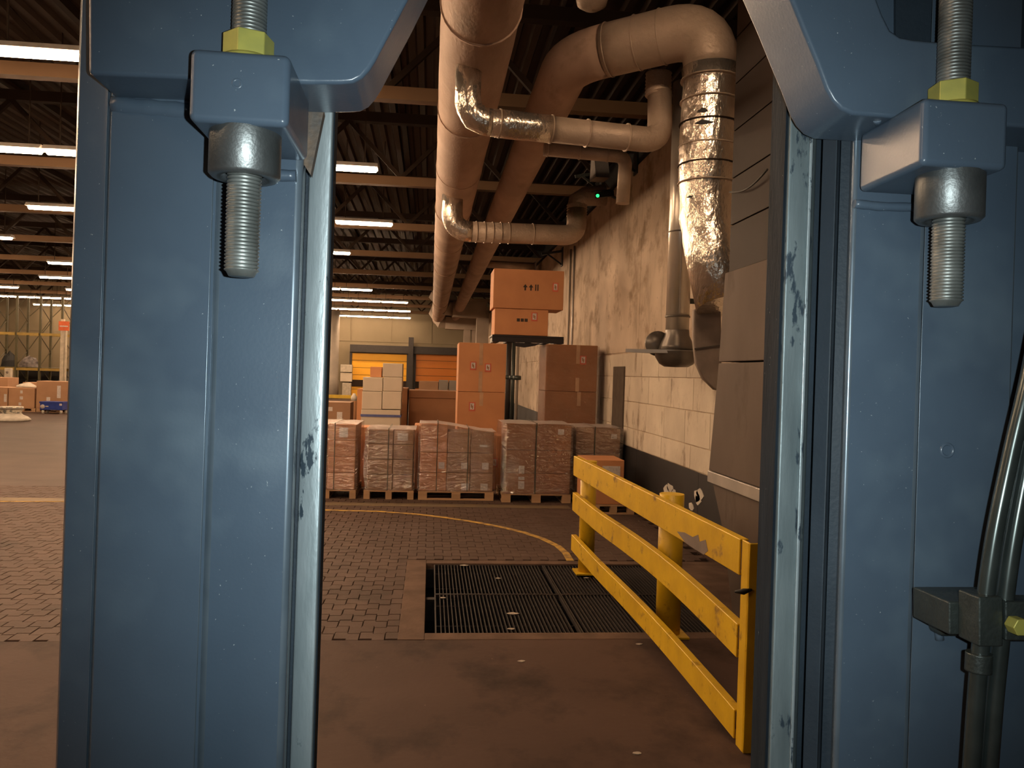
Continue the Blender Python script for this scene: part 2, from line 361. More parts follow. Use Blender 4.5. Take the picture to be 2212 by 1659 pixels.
for i, (x, y, sg) in enumerate(spots):
    u, v = project((x, y, 0))
    if (0 < u < 140 or 685 < u < 1230) and v > 1105: seen.append((y, i))
seen.sort(); keep = set(i for _, i in seen[:300])
pmesh = {sg: pm[sg].mesh('paver') for sg in (1, -1)}
rest = MB()
for i, (x, y, sg) in enumerate(spots):
    dz = random.uniform(-0.003, 0.001)
    if i in keep: obj('paver', pmesh[sg], paver_m, floor, loc=(x, y, dz))
    else: rest.add([(vx + x, vy + y, vz + dz) for vx, vy, vz in pm[sg].v], pm[sg].f)
ro = obj('paving', rest, paver_m, floor); ro['kind'] = 'stuff'
rim = MB(); rim.box(XL, -9.1, KY0, YP, -0.05, 0); struct('paving_margin', rim, farfloor, floor)

# floor paint: the curved yellow line and the dull straight band behind it
def ribbon(pts, wd, z):
    q = MB(); vs = []
    for i, p in enumerate(pts):
        t = (pts[min(i + 1, len(pts) - 1)] - pts[max(i - 1, 0)]); t.z = 0; t.normalize(); n_ = Vector((-t.y, t.x, 0))
        for s_, dz in ((-1, -0.003), (-1, 0), (1, 0), (1, -0.003)):
            vs.append((p.x + n_.x * wd / 2 * s_, p.y + n_.y * wd / 2 * s_, z + dz))
    k = len(pts); fs = []
    for i in range(k - 1):
        for j in range(3): fs.append((i * 4 + j, i * 4 + j + 1, i * 4 + 4 + j + 1, i * 4 + 4 + j))
    q.add(vs, fs); return q
cp = [PF(*a) for a in ((300, 1103), (500, 1101), (700, 1102), (820, 1105), (900, 1111), (960, 1118), (1020, 1127), (1080, 1138), (1130, 1150), (1170, 1163), (1205, 1180), (1222, 1195), (1232, 1212))]
fine = []
for i in range(len(cp) - 1):
    for k in range(4): fine.append(cp[i].lerp(cp[i + 1], k / 4))
fine.append(cp[-1])
tag(obj('floor_line', ribbon(fine, 0.085, 0.004), linemat), 'thin curved yellow line painted on the paving before the pallets', 'floor line')
tag(obj('floor_band', ribbon([PF(-300, 1074), PF(1230, 1096)], 0.28, 0.004), linedull), 'wide dull yellowish band painted straight along the pallet row', 'floor line')
tag(obj('floor_line', ribbon([PF(-40, 1083), PF(250, 1084)], 0.05, 0.004), linemat), 'faint yellow line on the open floor at far left', 'floor line')

# ------- right wall: core, black base, block courses, upper panels
wr = struct('wall_right', MB().box(XW + 0.012, XW + 0.3, 6.6, YB, 0, 5.66), wallmat, label='whitewashed concrete wall with black base behind the barrier')
y0 = 7.1
ZB = 0.95
for k in range(9):      # black base slabs
    a = 6.6 + k * 3.0
    struct('base_slab', MB().box(XW - 0.002, XW + 0.02, a + 0.004, a + 2.996, 0.0, ZB - 0.006), blackband, wr)
struct('base_slab', MB().box(XW - 0.002, XW + 0.02, 33.6, YB, 0.0, ZB - 0.006), blackband, wr)
zs = [ZB, 1.26, 1.70, 2.12, 2.52]
for k in range(4):
    y = 6.7 + (0.45 if k % 2 else 0.0)
    while y < 20.0:
        ln = random.choice((0.95, 1.15, 1.3))
        struct('wall_block', MB().box(XW - 0.002, XW + 0.02, y + 0.006, y + ln - 0.006, zs[k] + 0.006, zs[k + 1] - 0.006), blockmat, wr, bevel=0.005)
        y += ln
y = 6.7
while y < 58:
    struct('wall_panel', MB().box(XW - 0.004, XW + 0.02, y + 0.008, y + 5.992, 2.54, 5.66), wallmat, wr, bevel=0.004); y += 6.0
y = 20.6
while y < 58:
    struct('wall_panel', MB().box(XW - 0.004, XW + 0.02, y + 0.008, y + 5.992, ZB + 0.006, 2.51), wallmat, wr, bevel=0.004); y += 6.0
for a in ((1448, 1055), (1455, 1062), (1505, 1072), (1508, 1080), (1493, 1095), (1440, 1058), (1512, 1068)):
    p = PX(a[0], a[1], XW - 0.004); r_ = random.uniform(0.03, 0.07)
    pol = [(p.y + 2.2 * r_ * random.uniform(.6, 1.1) * math.cos(t), p.z + r_ * random.uniform(.6, 1.3) * math.sin(t)) for t in [i * math.pi / 4 for i in range(8)]]
    struct('plaster_chip', MB().prism(pol, XW - 0.008, XW + 0.001, 'x'), chipmat, wr)
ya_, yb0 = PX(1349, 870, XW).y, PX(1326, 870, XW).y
struct('dark_wall_strip', MB().box(XW - 0.03, XW - 0.004, ya_, yb0, 0.95, PX(1337, 792, XW).z), M('dark_strip_coat', (0.10, 0.075, 0.055), 0.8, coord='World'), wr, label='dark vertical strip on the pale wall')  # plain dark strip laid on the pale wall face
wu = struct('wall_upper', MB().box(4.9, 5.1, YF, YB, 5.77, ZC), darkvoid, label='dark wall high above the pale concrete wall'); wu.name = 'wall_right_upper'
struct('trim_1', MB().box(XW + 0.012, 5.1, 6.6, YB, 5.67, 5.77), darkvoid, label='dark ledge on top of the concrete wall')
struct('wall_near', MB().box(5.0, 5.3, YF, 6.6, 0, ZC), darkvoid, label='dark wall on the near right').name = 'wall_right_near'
struct('wall_step', MB().box(XW + 0.012, 5.3, 6.5, 6.62, 0, 5.66), wallmat, label='short return of the concrete wall').name = 'wall_right_return'
struct('wall_left', MB().box(XL - 0.3, XL, YF, YB, 0, ZC), backwall, label='far left wall of the hall')
struct('wall_front', MB().box(XL - 0.3, 5.3, YF - 0.3, YF, 0, ZC), brownsheet, label='wall behind the viewer')
# ------- back wall with panels, doors
wb = struct('wall_back', MB().box(XL, 5.3, YB, YB + 0.3, 0, ZC), backwall, label='cream panelled back wall of the hall')
x = XL + 0.1
while x < 3.0:
    struct('wall_panel', MB().box(x, x + 2.9, YB - 0.04, YB + 0.01, 4.2, 6.3), backwall, wb)
    if not (-6.5 < x + 2.9 and x < 2.6): struct('wall_panel', MB().box(x, x + 2.9, YB - 0.04, YB + 0.01, 0, 4.15), backwall, wb)
    x += 3.0
def door(n, pxa, pxb, label, orange):
    a = P(pxa, 800, YB - 0.1); b = P(pxb, 800, YB - 0.1); zt = P(pxa, 762, YB).z
    d = bpy.data.objects.new('door_%d' % n, None); C.objects.link(d); d['kind'] = 'structure'; d['label'] = label
    d.location = ((a.x + b.x) / 2, YB - 0.1, 0); cx = d.location.x
    hgt = (zt - 0.1) / 6; wd = (b.x - a.x) / 2
    for k in range(6):
        obj('door_panel', MB().box(-wd, wd, -0.03, 0.03, 0.1 + k * hgt + 0.015, 0.1 + (k + 1) * hgt - 0.015), orange, d)
    obj('door_frame', MB().box(-wd - 0.18, -wd, -0.08, 0.06, 0, zt + 0.1).box(wd, wd + 0.18, -0.08, 0.06, 0, zt + 0.1), darkframe, d)
    obj('bumper', MB().box(-wd, wd, -0.1, -0.03, 0.85, 1.35), trussd, d)
    return d
door(1, 760, 878, 'bright orange loading door on the back wall left of the dark column', orange)
door(2, 898, 1012, 'deeper orange loading door on the back wall right of the dark column', orange_b)
a = P(757, 744, YB - 0.3); b = P(1020, 758, YB - 0.3)
tag(obj('door_header', MB().box(a.x, b.x, YB - 0.55, YB - 0.06, a.z - 0.55, a.z), darkframe), 'long dark roller housing above the two orange doors', 'door header')
p = P(888, 740, YB - 0.7)
tag(obj('steel_column', MB().box(p.x - .18, p.x + .18, YB - 0.85, YB - 0.79, 0, 4.6).box(p.x - .18, p.x + .18, YB - 0.60, YB - 0.56, 0, 4.6).box(p.x - .03, p.x + .03, YB - 0.79, YB - 0.60, 0, 4.6), darkframe), 'dark steel column between the two orange doors', 'column')
p = P(723, 740, YB - 2)
tag(obj('round_column', MB().lathe([(0.0, 0), (0.42, 0), (0.42, 1.3), (0.37, 1.35), (0.37, 6.2), (0, 6.2)], 20, (p.x, YB - 2.5, 0)), greycol), 'thick grey column at the back wall beside the blue mast', 'column')
# ------- ceiling: ribbed deck, trusses, purlins
cb = MB(); x = XL; prof = []
while x < 5.2:
    prof += [(x, ZC), (x + 0.12, ZC), (x + 0.16, ZC + 0.09), (x + 0.30, ZC + 0.09)]; x += 0.34
vs = [(a_, YF, z_) for a_, z_ in prof] + [(a_, YB + 0.3, z_) for a_, z_ in prof]; n = len(prof)
cb.add(vs, [(i, n + i, n + i + 1, i + 1) for i in range(n - 1)]); cb.box(XL, 5.3, YF, YB + .3, ZC + 0.1, ZC + 0.2)
struct('ceiling', cb, deck, label='ribbed steel roof deck')
ZT, ZTT = 6.30, 7.70
tA = None
for k in range(9):
    yy = 12.6 + 5.75 * k
    if yy > YB - 1: break
    if tA is None:
        tA = thing('roof_truss', '', 'roof truss', (0, yy, 0), group='roof trusses across the hall')
        obj('bottom_chord', MB().box(XL, 4.85, -0.1, 0.1, ZT, ZT + 0.2), chord, tA)
        obj('top_chord', MB().box(XL, 4.85, -0.1, 0.1, ZTT, ZTT + 0.22), trussd, tA)
        x = XL + 0.4; dm = None
        while x < 2.2:
            up = MB().bar((0, 0, ZT + 0.18), (1.2, 0, ZTT + 0.02), 0.09, 0.09) if dm is None else dm[0]
            dn = MB().bar((1.2, 0, ZTT + 0.02), (2.4, 0, ZT + 0.18), 0.09, 0.09) if dm is None else dm[1]
            o1 = obj('diagonal', up, trussd, tA, loc=(x, 0, 0)); o2 = obj('diagonal', dn, trussd, tA, loc=(x, 0, 0))
            dm = (o1.data, o2.data); x += 2.4
        t = tA
    else:
        t = copy_tree(tA); t.location = (0, yy, 0)
    t['label'] = ('cream and brown roof truss, %s from the viewer' % ('nearest', 'second', 'third', 'fourth', 'fifth', 'sixth', 'seventh', 'eighth', 'ninth')[k])
for k, x in enumerate((-27, -24, -21, -18, -15, -12, -9, -6.2, -3.4, -0.8, 2.0)):
    tag(obj('roof_purlin', MB().box(x - .06, x + .06, 7.0, YB, ZTT + 0.22, ZC - 0.002), trussd), 'brown roof purlin under the ribbed deck, %s from the left wall' % ('first', 'second', 'third', 'fourth', 'fifth', 'sixth', 'seventh', 'eighth', 'ninth', 'tenth', 'eleventh')[k], 'roof purlin', 'purlins running the length of the hall')

# ------- fluorescent lights
ZLT = H + 3.84
def make_lamp():
    t = thing('fluorescent_light', '', 'ceiling light')
    obj('housing', MB().prism([(-0.17, 0.015), (0.17, 0.015), (0.10, 0.10), (-0.10, 0.10)], -0.74, 0.74, 'x'), housing, t)
    obj('tube', MB().tube([(-0.735, 0, 0), (-0.7, 0, 0), (0.7, 0, 0), (0.735, 0, 0)], [0.02, 0.062, 0.062, 0.02], 10), tube_e, t)
    obj('hanger', MB().box(-0.5, -0.48, -0.01, 0.01, 0.1, ZC - ZLT + .1).box(0.48, 0.5, -0.01, 0.01, 0.1, ZC - ZLT + .1), trussd, t)
    return t
lamp0 = None
rows = [(-1.2, [(-5.0, -13)]), (4.8, [(2.45, 0.9), (-3.5, -13)]), (10.6, [(-1.1, -13)]), (15.5, [(-1.11, -16)]), (21.2, [(-1.1, -9.9)]), (26.8, [(-2.75, -8.8), (-13.3, -22)]), (33.0, [(-7.5, -15.4), (-17.0, -25)]),  # overhead row: lamp right of the ducts added unseen to light the cross piece
        (38.8, [(-2.9, -18.8), (-20.5, -27)]), (45.0, [(-1.38, -20.5), (-22, -28)]), (51.5, [(-1.4, -28)]), (58.0, [(-1.56, -28)])]
nm = ('rear overhead', 'unseen overhead', 'nearest visible', 'second', 'third', 'fourth', 'fifth', 'sixth', 'seventh', 'eighth', 'ninth')
ordi = ('first', 'second', 'third', 'fourth', 'fifth', 'sixth', 'seventh', 'eighth', 'ninth', 'tenth', 'eleventh', 'twelfth', 'thirteenth', 'fourteenth', 'fifteenth', 'sixteenth', 'seventeenth', 'eighteenth', 'nineteenth')
for k, (yy, segs) in enumerate(rows):
    cnt = 0
    for (xa, xb) in segs:
        x = xa - 0.75
        while x - 0.75 > xb - 0.3:
            if lamp0 is None: lamp0 = make_lamp(); t = lamp0
            else: t = copy_tree(lamp0)
            t.location = (x, yy, ZLT)
            tag(t, 'lit fluorescent ceiling light, %s from the right end of the %s row' % (ordi[cnt], nm[k]), 'ceiling light', 'ceiling lights of the %s row' % nm[k]); cnt += 1
            x -= 1.52

# ================================================================ PIT GRATES
def grate(xa, xb, ya, yb, label):
    t = thing('floor_grate', label, 'grate', ((xa + xb) / 2, (ya + yb) / 2, -0.04), group='steel grates over the floor pit')
    wx, wy = (xb - xa) / 2, (yb - ya) / 2
    fr = MB(); fr.box(-wx, -wx + 0.012, -wy, wy, -0.01, 0.032); fr.box(wx - 0.012, wx, -wy, wy, -0.01, 0.032)
    fr.box(-wx + .012, wx - .012, -wy, -wy + 0.012, -0.01, 0.032); fr.box(-wx + .012, wx - .012, wy - 0.012, wy, -0.01, 0.032)
    obj('frame', fr, gratemat, t)
    me = MB().box(-0.004, 0.004, -wy + 0.012, wy - 0.012, -0.008, 0.03).mesh('bar'); me.materials.append(gratemat)
    x = -wx + 0.05
    while x < wx - 0.03:
        obj('bar', me, gratemat, t, loc=(x, 0, 0)); x += 0.034
    cr_ = MB()
    for k in (-1, 1): cr_.box(-wx + .012, wx - .012, k * wy / 2 - 0.004, k * wy / 2 + 0.004, -0.008, 0.002)
    obj('cross_rod', cr_, gratemat, t)
gx = [0.09, 1.30, 2.69]; ym = (PY0 + PY1) / 2
for i in range(2):
    grate(gx[i] + 0.004, gx[i + 1] - 0.004, PY0 + 0.012, ym - 0.004, ('front left steel grate of the floor pit, rust-flecked with paper litter', 'front steel grate of the floor pit running under the yellow barrier')[i])
    grate(gx[i] + 0.004, gx[i + 1] - 0.004, ym + 0.004, PY1 - 0.012, ('rear left steel grate of the floor pit', 'rear steel grate of the floor pit behind the yellow barrier')[i])
tag(obj('grate_ledge', MB().box(PX0 + .002, PX1 - .002, PY0 + 0.002, PY0 + 0.05, -0.25, -0.051).box(PX0 + .002, PX1 - .002, PY1 - 0.05, PY1 - .002, -0.25, -0.051).box(PX0 + .002, PX1 - .002, ym - .04, ym + .04, -0.25, -0.051), gratemat), 'steel ledge carrying the pit grates', 'ledge')
for i, (u, v, s_) in enumerate(((1108, 1324, 0.055), (1105, 1357, 0.035), (1003, 1220, 0.05), (1076, 1248, 0.03), (1267, 1247, 0.03), (1127, 1429, 0.03), (1380, 1392, 0.03), (957, 1290, 0.03), (1377, 1628, 0.03))):
    p = PF(u, v); on = (PX0 < p.x < PX1 and PY0 < p.y < PY1); zt = -0.007 if on else 0.001
    pol = [(s_ * random.uniform(.7, 1.1) * math.cos(t), 0.6 * s_ * random.uniform(.6, 1.1) * math.sin(t)) for t in [j * math.pi / 4 for j in range(8)]]
    tag(obj('paper_scrap', MB().prism(pol, 0, 0.004, 'z'), litter, loc=(p.x, p.y, zt)), 'pale scrap of litter, ' + ('largest, in the middle of the pit grate', 'at the front edge of the pit grate', 'at the back edge of the pit grate', 'towards the back of the pit grate', 'on the grate beside the barrier rail', 'on the concrete before the pit', 'on the concrete beside the lowest barrier rail', 'on the left grate bars', 'on the concrete at the very front')[i], 'litter')

# ================================================================ YELLOW BARRIER
br = thing('safety_barrier', 'yellow steel three-rail safety barrier with scraped paint beside the pit', 'barrier', (1.7, 6.4, 0))
def bl(x, y, z): return (x - 1.7, y - 6.4, z)
def rail(zf, zn, hh, bow, sag):
    n_ = 14; vs = []; th = 0.055
    for i in range(n_ + 1):
        t = i / n_; yy = 8.50 + (4.42 - 8.50) * t; xx = 1.565 + (1.80 - 1.565) * t
        k = math.sin(math.pi * min(1, max(0, (t - 0.25) / 0.75))); xx += bow * k; zc = zf + (zn - zf) * t - sag * k; yy0 = yy
        prof = [(0, -hh / 2), (0, hh / 2), (th, hh / 2), (th, hh / 2 - 0.012), (0.012, hh / 2 - 0.012), (0.012, -hh / 2 + 0.012), (th, -hh / 2 + 0.012), (th, -hh / 2)]
        vs += [bl(xx + a_, yy0, zc + b_) for a_, b_ in prof]
    fs = [(i * 8 + j, i * 8 + 8 + j, i * 8 + 8 + (j + 1) % 8, i * 8 + (j + 1) % 8) for i in range(n_) for j in range(8)]
    fs += [tuple(range(8)), tuple(range(n_ * 8, n_ * 8 + 8))[::-1]]
    fs = [f[::-1] for f in fs]
    return MB().add(vs, fs)
obj('rail', rail(1.132, 1.085, 0.21, 0.0, 0.0), yellow, br, bevel=0.006)
obj('rail', rail(0.745, 0.60, 0.195, 0.05, -0.01), yellow, br, bevel=0.006)
obj('rail', rail(0.30, 0.115, 0.17, 0.02, -0.01), yellow, br, bevel=0.006)
def on_rail(u, v):
    x = 1.68
    for _ in range(12):
        p_ = PX(u, v, x); x = 1.565 + 0.235 * min(1.05, max(0, (8.5 - p_.y) / 4.08))
    return PX(u, v, x - 0.0015)
sp = [on_rail(u, v) for u, v in ((1462, 1148), (1478, 1150), (1496, 1160), (1508, 1155), (1511, 1170), (1524, 1166), (1529, 1190), (1520, 1198), (1500, 1186), (1480, 1172))]
vs = [bl(p_.x, p_.y, p_.z) for p_ in sp] + [bl(p_.x + .002, p_.y, p_.z) for p_ in sp]; n_ = len(sp)
o = obj('paint_scrape', MB().add(vs, [tuple(range(n_))] + [(i, n_ + i, n_ + (i + 1) % n_, (i + 1) % n_) for i in range(n_)]), M('scraped_bare_steel', (0.22, 0.17, 0.14), 0.6, 0.2), br); o['label'] = 'grey patch of scraped-off paint'
def rpost(px, Y, r, top):
    x = P(px, 1150, Y).x
    obj('post', MB().tube([bl(x, Y, 0.0), bl(x, Y, top)], r, 24), yellow, br)
    obj('foot_plate', MB().box(*[v for v in (x - 1.7 - r - .04, x - 1.7 + r + .04, Y - 6.4 - r - .04, Y - 6.4 + r + .04, 0.005, 0.02)]), yellow, br)
rpost(1268, 8.36, 0.085, 1.2); rpost(1449, 6.35, 0.10, 1.16)
q = MB(); q.box(.11, .27, 4.30 - 6.4, 4.315 - 6.4, 0.0, 1.19); q.box(.11, .125, 4.315 - 6.4, 4.415 - 6.4, 0, 1.19); q.box(.255, .27, 4.315 - 6.4, 4.40 - 6.4, 0, 1.19)
obj('end_post', q, yellow, br, bevel=0.006)
q = MB(); p = P(1606, 1279, 4.29); q.tube([bl(p.x - 0.05, 4.295, p.z), bl(p.x + 0.0, 4.288, p.z + 0.003), bl(p.x + 0.05, 4.295, p.z + 0.012)], [0.006, 0.018, 0.006], 10)
o = obj('rubber_strap', q, blackm, br); o['label'] = 'black rubber scrap hooked on the end post'

# ================================================================ FAR YELLOW RAIL, CABINETS
p0 = P(640, 857, 24); p1 = P(764, 857, 24)
t = thing('hand_rail', 'thin yellow guard rail behind the left wrapped pallet', 'guard rail', (p0.x, 24, 0))
for zz in (p0.z + 0.04, p0.z - 0.30): obj('rail', MB().box(0, p1.x - p0.x, -0.03, 0.03, zz - 0.05, zz + 0.05), yellow_d, t)
for xx in (0.05, (p1.x - p0.x) / 2, p1.x - p0.x - 0.05): obj('post', MB().box(xx - .04, xx + .04, 0.035, 0.1, 0, p0.z), yellow_d, t)
p0 = P(734, 787, YB - 1); p1 = P(758, 845, YB - 1)
t = thing('control_cabinet', 'pale control cabinets mounted left of the orange doors', 'cabinet', ((p0.x + p1.x) / 2, YB - 0.1, 0))
w_ = (p1.x - p0.x) / 2
obj('upper_box', MB().box(-w_, w_, -0.4, -0.05, p0.z - 0.55, p0.z), cabinet, t, bevel=0.02)
obj('middle_box', MB().box(-w_, w_, -0.35, -0.05, p0.z - 1.25, p0.z - 0.6), card_w, t, bevel=0.02)
obj('lower_box', MB().box(-w_ * .6, w_ * .9, -0.5, -0.05, 0.0, p0.z - 1.35), cabinet, t, bevel=0.02)

# ================================================================ DUCTS
def rings(t, cs, ax, r, mat, nm='band', wd=0.02):
    for c_ in cs: obj(nm, MB().tube([Vector(c_) - Vector(ax) * wd, Vector(c_) + Vector(ax) * wd], r, 24), mat, t)
d1 = thing('air_duct', 'thickest jacketed air duct hanging under the roof, leftmost of the pair', 'duct', (0.38, 7, 5.6), group='long ceiling ducts')
n_ = 30; pts = []; rs = []
for i in range(91):
    yy = 2.0 + i * 51 / 90; pts.append((0, yy - 7, 0)); rs.append(0.385 + random.uniform(-.006, .006))
obj('duct_body', MB().tube(pts, rs, 36), jacket, d1)
rings(d1, [(0, y_, 0) for y_ in (0.6, 3.6, 6.6, 10, 14, 19, 25, 32, 39)], (0, 1, 0), 0.397, jacket, 'joint_band', 0.012)
for y_ in (1.6, 5.8, 12, 20, 30): obj('hanger_strap', MB().box(-0.01, 0.01, y_, y_ + .04, 0.38, ZC - 5.6), trussd, d1)
d2 = thing('air_duct', 'narrower jacketed air duct with an elbow, right of the thickest duct', 'duct', (1.43, 9, 5.6), group='long ceiling ducts')
E1 = Vector((1.43, 8.75, 5.6)); E2 = Vector((2.75, 7.92, 5.72)); V0 = Vector((2.75, 7.92, 3.75)); V1 = P(1566, 662, 7.62)
def rel(o, ps): return [Vector(p) - o.location for p in ps]
pts = [(1.43, 52 - i * 1.0, 5.6) for i in range(43)] + bend((1.43, 12, 5.6), E1, E2, 0.42)
obj('duct_body', MB().tube(rel(d2, pts), 0.277, 32), jacket, d2)
pts2 = [pts[-1]] + [E1.lerp(E2, t_) for t_ in (0.40, 0.55)] + bend(E1, E2, V0, 0.45, 9)
obj('cross_piece', MB().tube(rel(d2, pts2), 0.277, 32), foil_old, d2)
tv = (E2 - E1).normalized()
rings(d2, rel(d2, [E1 + tv * s_ for s_ in (0.46, 0.78, 1.05)]), tv, 0.287, foil_old, 'joint_band', 0.006)
pts3 = [pts2[-1]] + [(2.75, 7.92, z_) for z_ in (5.1, 4.8, 4.5, 4.25)] + bend((2.75, 7.92, 4.5), V0, V1, 0.35, 6) + [V1]
obj('foil_drop', MB().tube(rel(d2, pts3), [0.283 + random.uniform(-.012, .012) for _ in pts3], 32), foil, d2)
for z_ in (5.15, 4.93, 4.70, 4.47, 4.28, 4.1):
    o = MB().tube(rel(d2, [(2.75, 7.92, z_ - 0.006), (2.75, 7.92, z_ + 0.006)]), 0.301, 28); obj('wire_band', o, trussd if z_ in (4.70, 4.28) else foil_old, d2)
for (u, v, sa, sz) in ((1517, 237, 0.20, 0.030), (1519, 263, 0.33, 0.032), (1470, 420, .12, .02)):
    pc = P(u, v, 7.64); a0 = math.atan2(pc.y - 7.92, pc.x - 2.75); vs = []
    for k in range(13):
        f = k / 12 * 2 - 1; hh = sz * (1 - abs(f) ** 1.5) * random.uniform(.6, 1.2)
        for z_ in (-hh * .4, hh): vs.append(Vector((2.75 + .302 * math.cos(a0 + f * sa), 7.92 + .302 * math.sin(a0 + f * sa), pc.z + z_)) - d2.location)
    obj('foil_tear', MB().add(vs, [(2 * k, 2 * k + 2, 2 * k + 3, 2 * k + 1) for k in range(12)]), blackm, d2)
# cross pipe near
c1 = thing('branch_pipe', 'nearest foil-wrapped branch pipe crossing under both ceiling ducts', 'pipe', (0.30, 8.3, 5.2), group='foil branch pipes')
A = (0.30, 8.3, 5.35); B = (0.30, 8.3, 4.72); Cc = (2.42, 8.55, 4.70); D = (2.46, 8.75, 5.30)
pts = [A] + bend(A, B, Cc, 0.25) ; obj('elbow', MB().tube(rel(c1, pts), [0.14 + random.uniform(-.008, .008) for _ in pts], 24), foil, c1)
mid = Vector(B).lerp(Vector(Cc), 0.42); obj('foil_run', MB().tube(rel(c1, [pts[-1], Vector(pts[-1]).lerp(mid, .3), Vector(pts[-1]).lerp(mid, .7), mid]), [.14, .147, .143, .145], 24), foil, c1)
pts2 = [mid] + bend(mid, Cc, D, 0.2) + [D]; obj('plain_run', MB().tube(rel(c1, pts2), 0.135, 24), foil_old, c1)
tv = (Vector(Cc) - Vector(B)).normalized(); rings(c1, rel(c1, [Vector(B) + tv * s_ for s_ in (0.34, 0.9, 1.3, 1.75)]), tv, 0.15, foil_old, 'joint_band', 0.008)
q = MB(); q.tube(rel(c1, [(D[0] - .02, D[1], D[2] - 0.05 + 0.02 * i) for i in range(14)]), [0.13 + (0.018 if i % 2 else 0) for i in range(14)], 18); obj('flexible_hose', q, foil_old, c1)
# cross pipe farther
c2 = thing('branch_pipe', 'second foil-wrapped branch pipe crossing lower and farther back', 'pipe', (0.30, 14.5, 5.2), group='foil branch pipes')
A = (0.30, 14.5, 5.4); B = (0.30, 14.5, 4.66); Cc = (2.62, 14.7, 4.72); D = (2.66, 14.9, 5.25)
pts = [A] + bend(A, B, Cc, 0.36); obj('elbow', MB().tube(rel(c2, pts), 0.19, 24), foil, c2)
pts2 = [pts[-1], Vector(B).lerp(Vector(Cc), .5)] + bend(B, Cc, D, 0.25) + [D]; obj('plain_run', MB().tube(rel(c2, pts2), 0.185, 24), foil_old, c2)
tv = (Vector(Cc) - Vector(B)).normalized(); rings(c2, rel(c2, [Vector(B) + tv * s_ for s_ in (0.45, 0.6, 0.75, 0.9, 1.05, 1.5)]), tv, 0.198, foil_old, 'joint_band', 0.008)
q = MB(); q.tube(rel(c2, [(2.66, 14.9, 5.1 + 0.025 * i) for i in range(12)] + [(2.8, 14.9, 5.5), (3.19, 14.9, 5.55)]), [0.18 + (0.02 if i % 2 else 0) for i in range(14)], 18); obj('flexible_hose', q, foil_old, c2)
# thinner pale pipe running to the wall and down it
c3 = thing('branch_pipe', 'thin pale pipe running behind the nearest branch pipe and down the wall', 'pipe', (1.6, 11, 5.2), group='foil branch pipes')
a = P(1175, 322, 11); b = P(1352, 338, 11); c_ = P(1345, 440, 11)
pts = [a] + bend(a, b, c_, 0.15) + [c_]; obj('pipe_body', MB().tube(rel(c3, pts), 0.095, 20), foil_old, c3)
tv = (b - a).normalized(); rings(c3, rel(c3, [a + tv * s_ for s_ in (0.05, 0.5, 0.9)]), tv, 0.105, foil_old, 'joint_band', 0.008)
c4 = thing('branch_pipe', 'farthest pale branch pipe above the topmost carton', 'pipe', (1.7, 25, 5.4), group='foil branch pipes')
obj('pipe_body', MB().tube(rel(c4, [P(1045, 570, 25), P(1155, 576, 25)]), 0.12, 16), foil_old, c4)
obj('wall_plate', MB().box(1.45, 1.48, -0.3, 0.3, -0.35, 0.25), galv, c4)
# hanging canister near the top
a = P(1275, -60, 9.2); b = P(1278, 22, 9.2)
t = thing('duct_stub', 'blunt duct end hanging above the angled cross duct', 'duct', (b.x, 9.2, b.z))
obj('stub_body', MB().lathe([(0.0, 0.0), (0.10, 0.015), (0.17, 0.06), (0.19, 0.14), (0.19, 0.9)], 24), foil_old, t)
obj('rim', MB().lathe([(0.195, 0.2), (0.2, 0.21), (0.2, 0.24), (0.195, 0.25)], 24), galv, t)
# box ducts at the far end
for k, (ua, va, ub, vb, uc, vc, YY, lab) in enumerate(((945, 630, 978, 668, 1050, 671, 44, 'grey box duct turning off the ceiling ducts, upper one'), (942, 668, 962, 698, 1028, 701, 51, 'grey box duct turning off the ceiling ducts, lower one'))):
    a = P(ua, va, YY); b = P(ub, vb, YY - 1); c_ = P(uc, vc, YY - 1)
    t = thing('box_duct', lab, 'duct', tuple(b), group='far box ducts'); hh = (0.85, 0.75)[k]
    dg = M('dull_duct_sheet', (0.42, 0.34, 0.27), 0.7, 0.0, scale=1)
    obj('sloping_piece', MB().bar(Vector(a) - b, Vector((0, 0, 0)), 0.8, hh), dg, t)
    obj('level_piece', MB().bar(Vector((0, 0, 0)), c_ - b, 0.8, hh), dg, t)
    if k == 1: obj('drop_piece', MB().box(c_.x - b.x - 0.75, c_.x - b.x - 0.35, -0.3, 0.3, -b.z + 0.0, 0.0).box(c_.x - b.x - 0.25, c_.x - b.x + 0.25, -0.3, 0.3, -b.z, 0.0), dg, t)
    else: obj('drop_piece', MB().box(c_.x - b.x - 0.5, c_.x - b.x + 0.15, -0.3, 0.3, -b.z, 0.0), dg, t)

# ================================================================ WALL PIPE WITH HOOD, UNIT ON THE WALL
t = thing('extract_pipe', 'bright galvanised vertical pipe ending in a dark hood on the wall', 'pipe', (2.89, 9.2, 0))
obj('pipe_body', MB().tube([(0, 0, 2.66), (0, 0, 5.6)], 0.138, 28), galv_bright, t)
obj('pipe_ring', MB().tube([(0, 0, 2.83), (0, 0, 2.85)], 0.147, 28), hood, t); obj('pipe_ring', MB().tube([(0, 0, 3.83), (0, 0, 3.845)], 0.146, 28), hood, t)
obj('wall_clamp', MB().box(0.1, 0.455, -0.02, 0.02, 4.2, 4.26).box(0.1, 0.455, -0.02, 0.02, 3.0, 3.06), gunmetal, t)
obj('seam', MB().box(-0.03, -0.018, -0.146, -0.132, 2.86, 5.5), galv, t)
obj('cowl', MB().lathe([(0.14, 2.68), (0.145, 2.62), (0.20, 2.50), (0.215, 2.44), (0.0, 2.44)], 28), hood, t)
